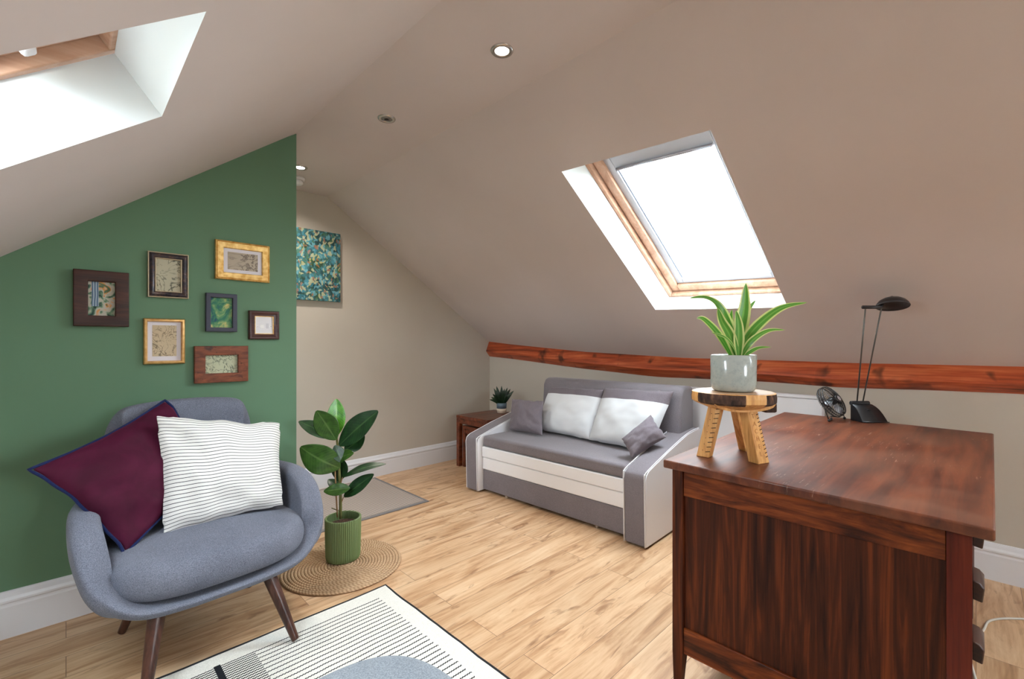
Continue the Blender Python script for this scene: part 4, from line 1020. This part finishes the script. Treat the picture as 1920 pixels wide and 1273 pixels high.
dleaf([(1380, 676, -.01), (1366, 655, -.04), (1345, 637, -.06), (1318, 629, -.07)], 10, nrm=(0, -.7, .7))
dleaf([(1388, 676, -.01), (1398, 664, -.03), (1412, 656, -.04), (1431, 655, -.05)], 8, nrm=(0, -.7, .7))
dleaf([(1382, 676, -.015), (1378, 640, -.03), (1376, 612, -.035), (1370, 588, -.04)], 18, nrm=(0, -1, .1))
dleaf([(1383, 676, .02), (1380, 620, .04), (1385, 583, .05)], 12, nrm=(0, -1, .1))
dleaf([(1381, 676, .03), (1362, 630, .06), (1340, 600, .09), (1330, 598, .11)], 14, nrm=(0, -1, .5))
dleaf([(1384, 676, .03), (1400, 640, .07), (1420, 615, .10), (1440, 612, .13)], 14, nrm=(0, -1, .5))
MB().tube([d_(1382, 690), d_(1382, 668)], .008, 10).build('stem', M['stem'], dp, smooth=True)

# ------------------------------------------------------------------ desk lamp
lm = thing('desk_lamp', 'dark grey twin rod lamp with a round head on the far end of the desk', 'lamp', (2.96, .386, DZ), VIEWROT)
sec_ = [(0, .084), (.06, .086), (.2, .084), (.4, .074), (.58, .060), (.74, .042), (.88, .022), (.97, .008), (1.0, .004), (1.1, .004)]
def lp(t, w, z): # t 0 at the hinge, 1 at the front lip; w 0 left, 1 right
    a = Vector((-.047, .070, 0)).lerp(Vector((.049, .070, 0)), w); b = Vector((-.044, -.012, 0)).lerp(Vector((.085, -.012, 0)), w); v = a.lerp(b, t); v.z = z; return v
V = [lp(t_, w, z) for (t_, z) in sec_ for w in (0, 1)]
shl = mesh('base_cover', V, [(2*i, 2*i+1, 2*i+3, 2*i+2) for i in range(len(sec_)-1)], M['black'], lm, smooth=True); s = shl.modifiers.new('solid', 'SOLIDIFY'); s.thickness = .004; s.offset = 0
V = [lp(t_, w, z) for w in (.03, .97) for (t_, z) in ([(0, .081), (.2, .081), (.4, .071), (.58, .057), (.74, .039), (.88, .019), (.95, .001), (0, .001)])]
mesh('base', V, [tuple(range(8)), tuple(range(8, 16))[::-1]]+[(i, (i+1) % 8, (i+1) % 8+8, i+8) for i in range(8)], M['black'], lm)
MB().tube([Vector((-.047, .066, .091)), Vector((.049, .066, .091))], .0115, 16).build('hinge_roller', M['black'], lm, bevel=.002)
MB().box(-.008, .008, -.005, .005, 0, .006).xf(Matrix.Translation(lp(.6, .5, .058))).build('switch', M['black'], lm, bevel=.002)
b1 = Vector((-.013, .066, .098)); b2 = Vector((.018, .066, .098)); tA = Vector((-.144, -.16, .578)); tB = Vector((-.067, -.16, .578))
MB().tube([b1, tA], .0035, 8).build('rod', M['rod'], lm, smooth=True); MB().tube([b2, tB], .0035, 8).build('rod', M['rod'], lm, smooth=True)
hc = Vector((-.018, -.165, .596))
MB().tube([tA+Vector((-.014, 0, .004)), tB+Vector((-.004, 0, .004)), hc+Vector((-.046, .004, .004))], .0085, 12).build('head_arm', M['blackmetal'], lm, smooth=True)
hd = MB().lathe([(.0001, .034), (.016, .033), (.036, .027), (.052, .016), (.062, .002), (.066, -.010), (.064, -.013), (.058, -.004), (.040, .010), (.0001, .020)], 48)
hd.lathe([(.006, .033), (.006, .040), (.0001, .041)], 12)
hd.xf(Matrix.Translation(hc) @ Matrix.Rotation(math.radians(8), 4, 'Y') @ Matrix.Rotation(math.radians(-14), 4, 'X'))
hd.build('lamp_head', M['blackmetal'], lm, smooth=True)

# ------------------------------------------------------------------ desk fan
fn = thing('desk_fan', 'small black wire cage fan beside the desk lamp', 'fan', (2.925, .530, DZ), VIEWROT)
nv = Vector((.42, -.72, .52)).normalized(); ux = nv.cross(Vector((0, 0, 1))).normalized(); ux = -ux; uy = nv.cross(ux)
fc = Vector((-.012, 0, .098)); Rf = .083
MX = Matrix((ux, uy, nv)).transposed().to_4x4(); MX.translation = fc
mb = MB()
for (r, z) in ((Rf, 0), (Rf, -.014), (Rf*.97, .012)): mb.tube([MX @ Vector((r*math.cos(a*PI/24), r*math.sin(a*PI/24), z)) for a in range(48)], .0022, 6, closed=True)
mb.tube([MX @ Vector((Rf*.3*math.cos(a*PI/16), Rf*.3*math.sin(a*PI/16), .032)) for a in range(32)], .0018, 6, closed=True)
for k in range(44):
    a = 2*PI*k/44
    pr_ = [(Rf*.24, .034), (Rf*.6, .029), (Rf*.9, .018), (Rf*1.02, .004), (Rf*1.02, -.012), (Rf*.9, -.026), (Rf*.5, -.032), (Rf*.3, -.033)]
    mb.tube([MX @ Vector((r*math.cos(a+.10*i), r*math.sin(a+.10*i), z)) for i, (r, z) in enumerate(pr_)], .0009, 5)
mb.build('wire_cage', M['black'], fn, smooth=True)
MB().lathe([(.022, .028), (.022, .036), (.018, .039), (.0001, .040)], 28).xf(MX).build('hub_cap', M['black'], fn, smooth=True)
MB().lathe([(.0135, .0405), (.0001, .0415)], 24).xf(MX).build('badge', plain('silver badge', srgb(200, 202, 208), .3, .3), fn)
MB().lathe([(.018, .026), (.021, 0), (.021, -.03), (.012, -.040), (.0001, -.040)], 24).xf(MX).build('motor', M['black'], fn, smooth=True)
for k in range(4):
    V = []; nb = 8
    for i in range(nb+1):
        r = .018+(Rf*.88-.018)*i/nb; wv = .75*math.sin(PI*(i/nb)*.75+.35)
        for sgn in (-.5, .5): a = k*PI/2+wv*sgn+.25*i/nb; V.append(MX @ Vector((r*math.cos(a), r*math.sin(a), .004+.016*sgn)))
    b = mesh('blade', V, [(2*i, 2*i+1, 2*i+3, 2*i+2) for i in range(nb)], plain('smoked silver blade', srgb(190, 196, 204), .3, .3) if k == 0 else bpy.data.materials['smoked silver blade'], fn, smooth=True)
    s = b.modifiers.new('solid', 'SOLIDIFY'); s.thickness = .0015
pL = MX @ Vector((-Rf-.006, 0, -.004)); pR = MX @ Vector((Rf+.006, 0, -.004))
mb = MB(); fz_ = .007
mb.tube([pL, Vector((pL.x+.02, pL.y-.02, fz_)), Vector((pL.x+.075, pL.y+.035, fz_)), Vector((pR.x-.03, pR.y+.03, fz_)), Vector((pR.x+.005, pR.y-.03, fz_)), pR], .0026, 8)
mb.build('wire_stand', M['black'], fn, smooth=True)
for p_ in (Vector((pL.x+.02, pL.y-.02, fz_)), Vector((pL.x+.062, pL.y+.024, fz_)), Vector((pR.x+.005, pR.y-.03, fz_))): MB().sphere(p_, .0068, 8).build('foot', M['black'], fn, smooth=True)
for p_ in (pL, pR): MB().sphere(p_, .006, 8).build('pivot_knob', M['black'], fn, smooth=True)
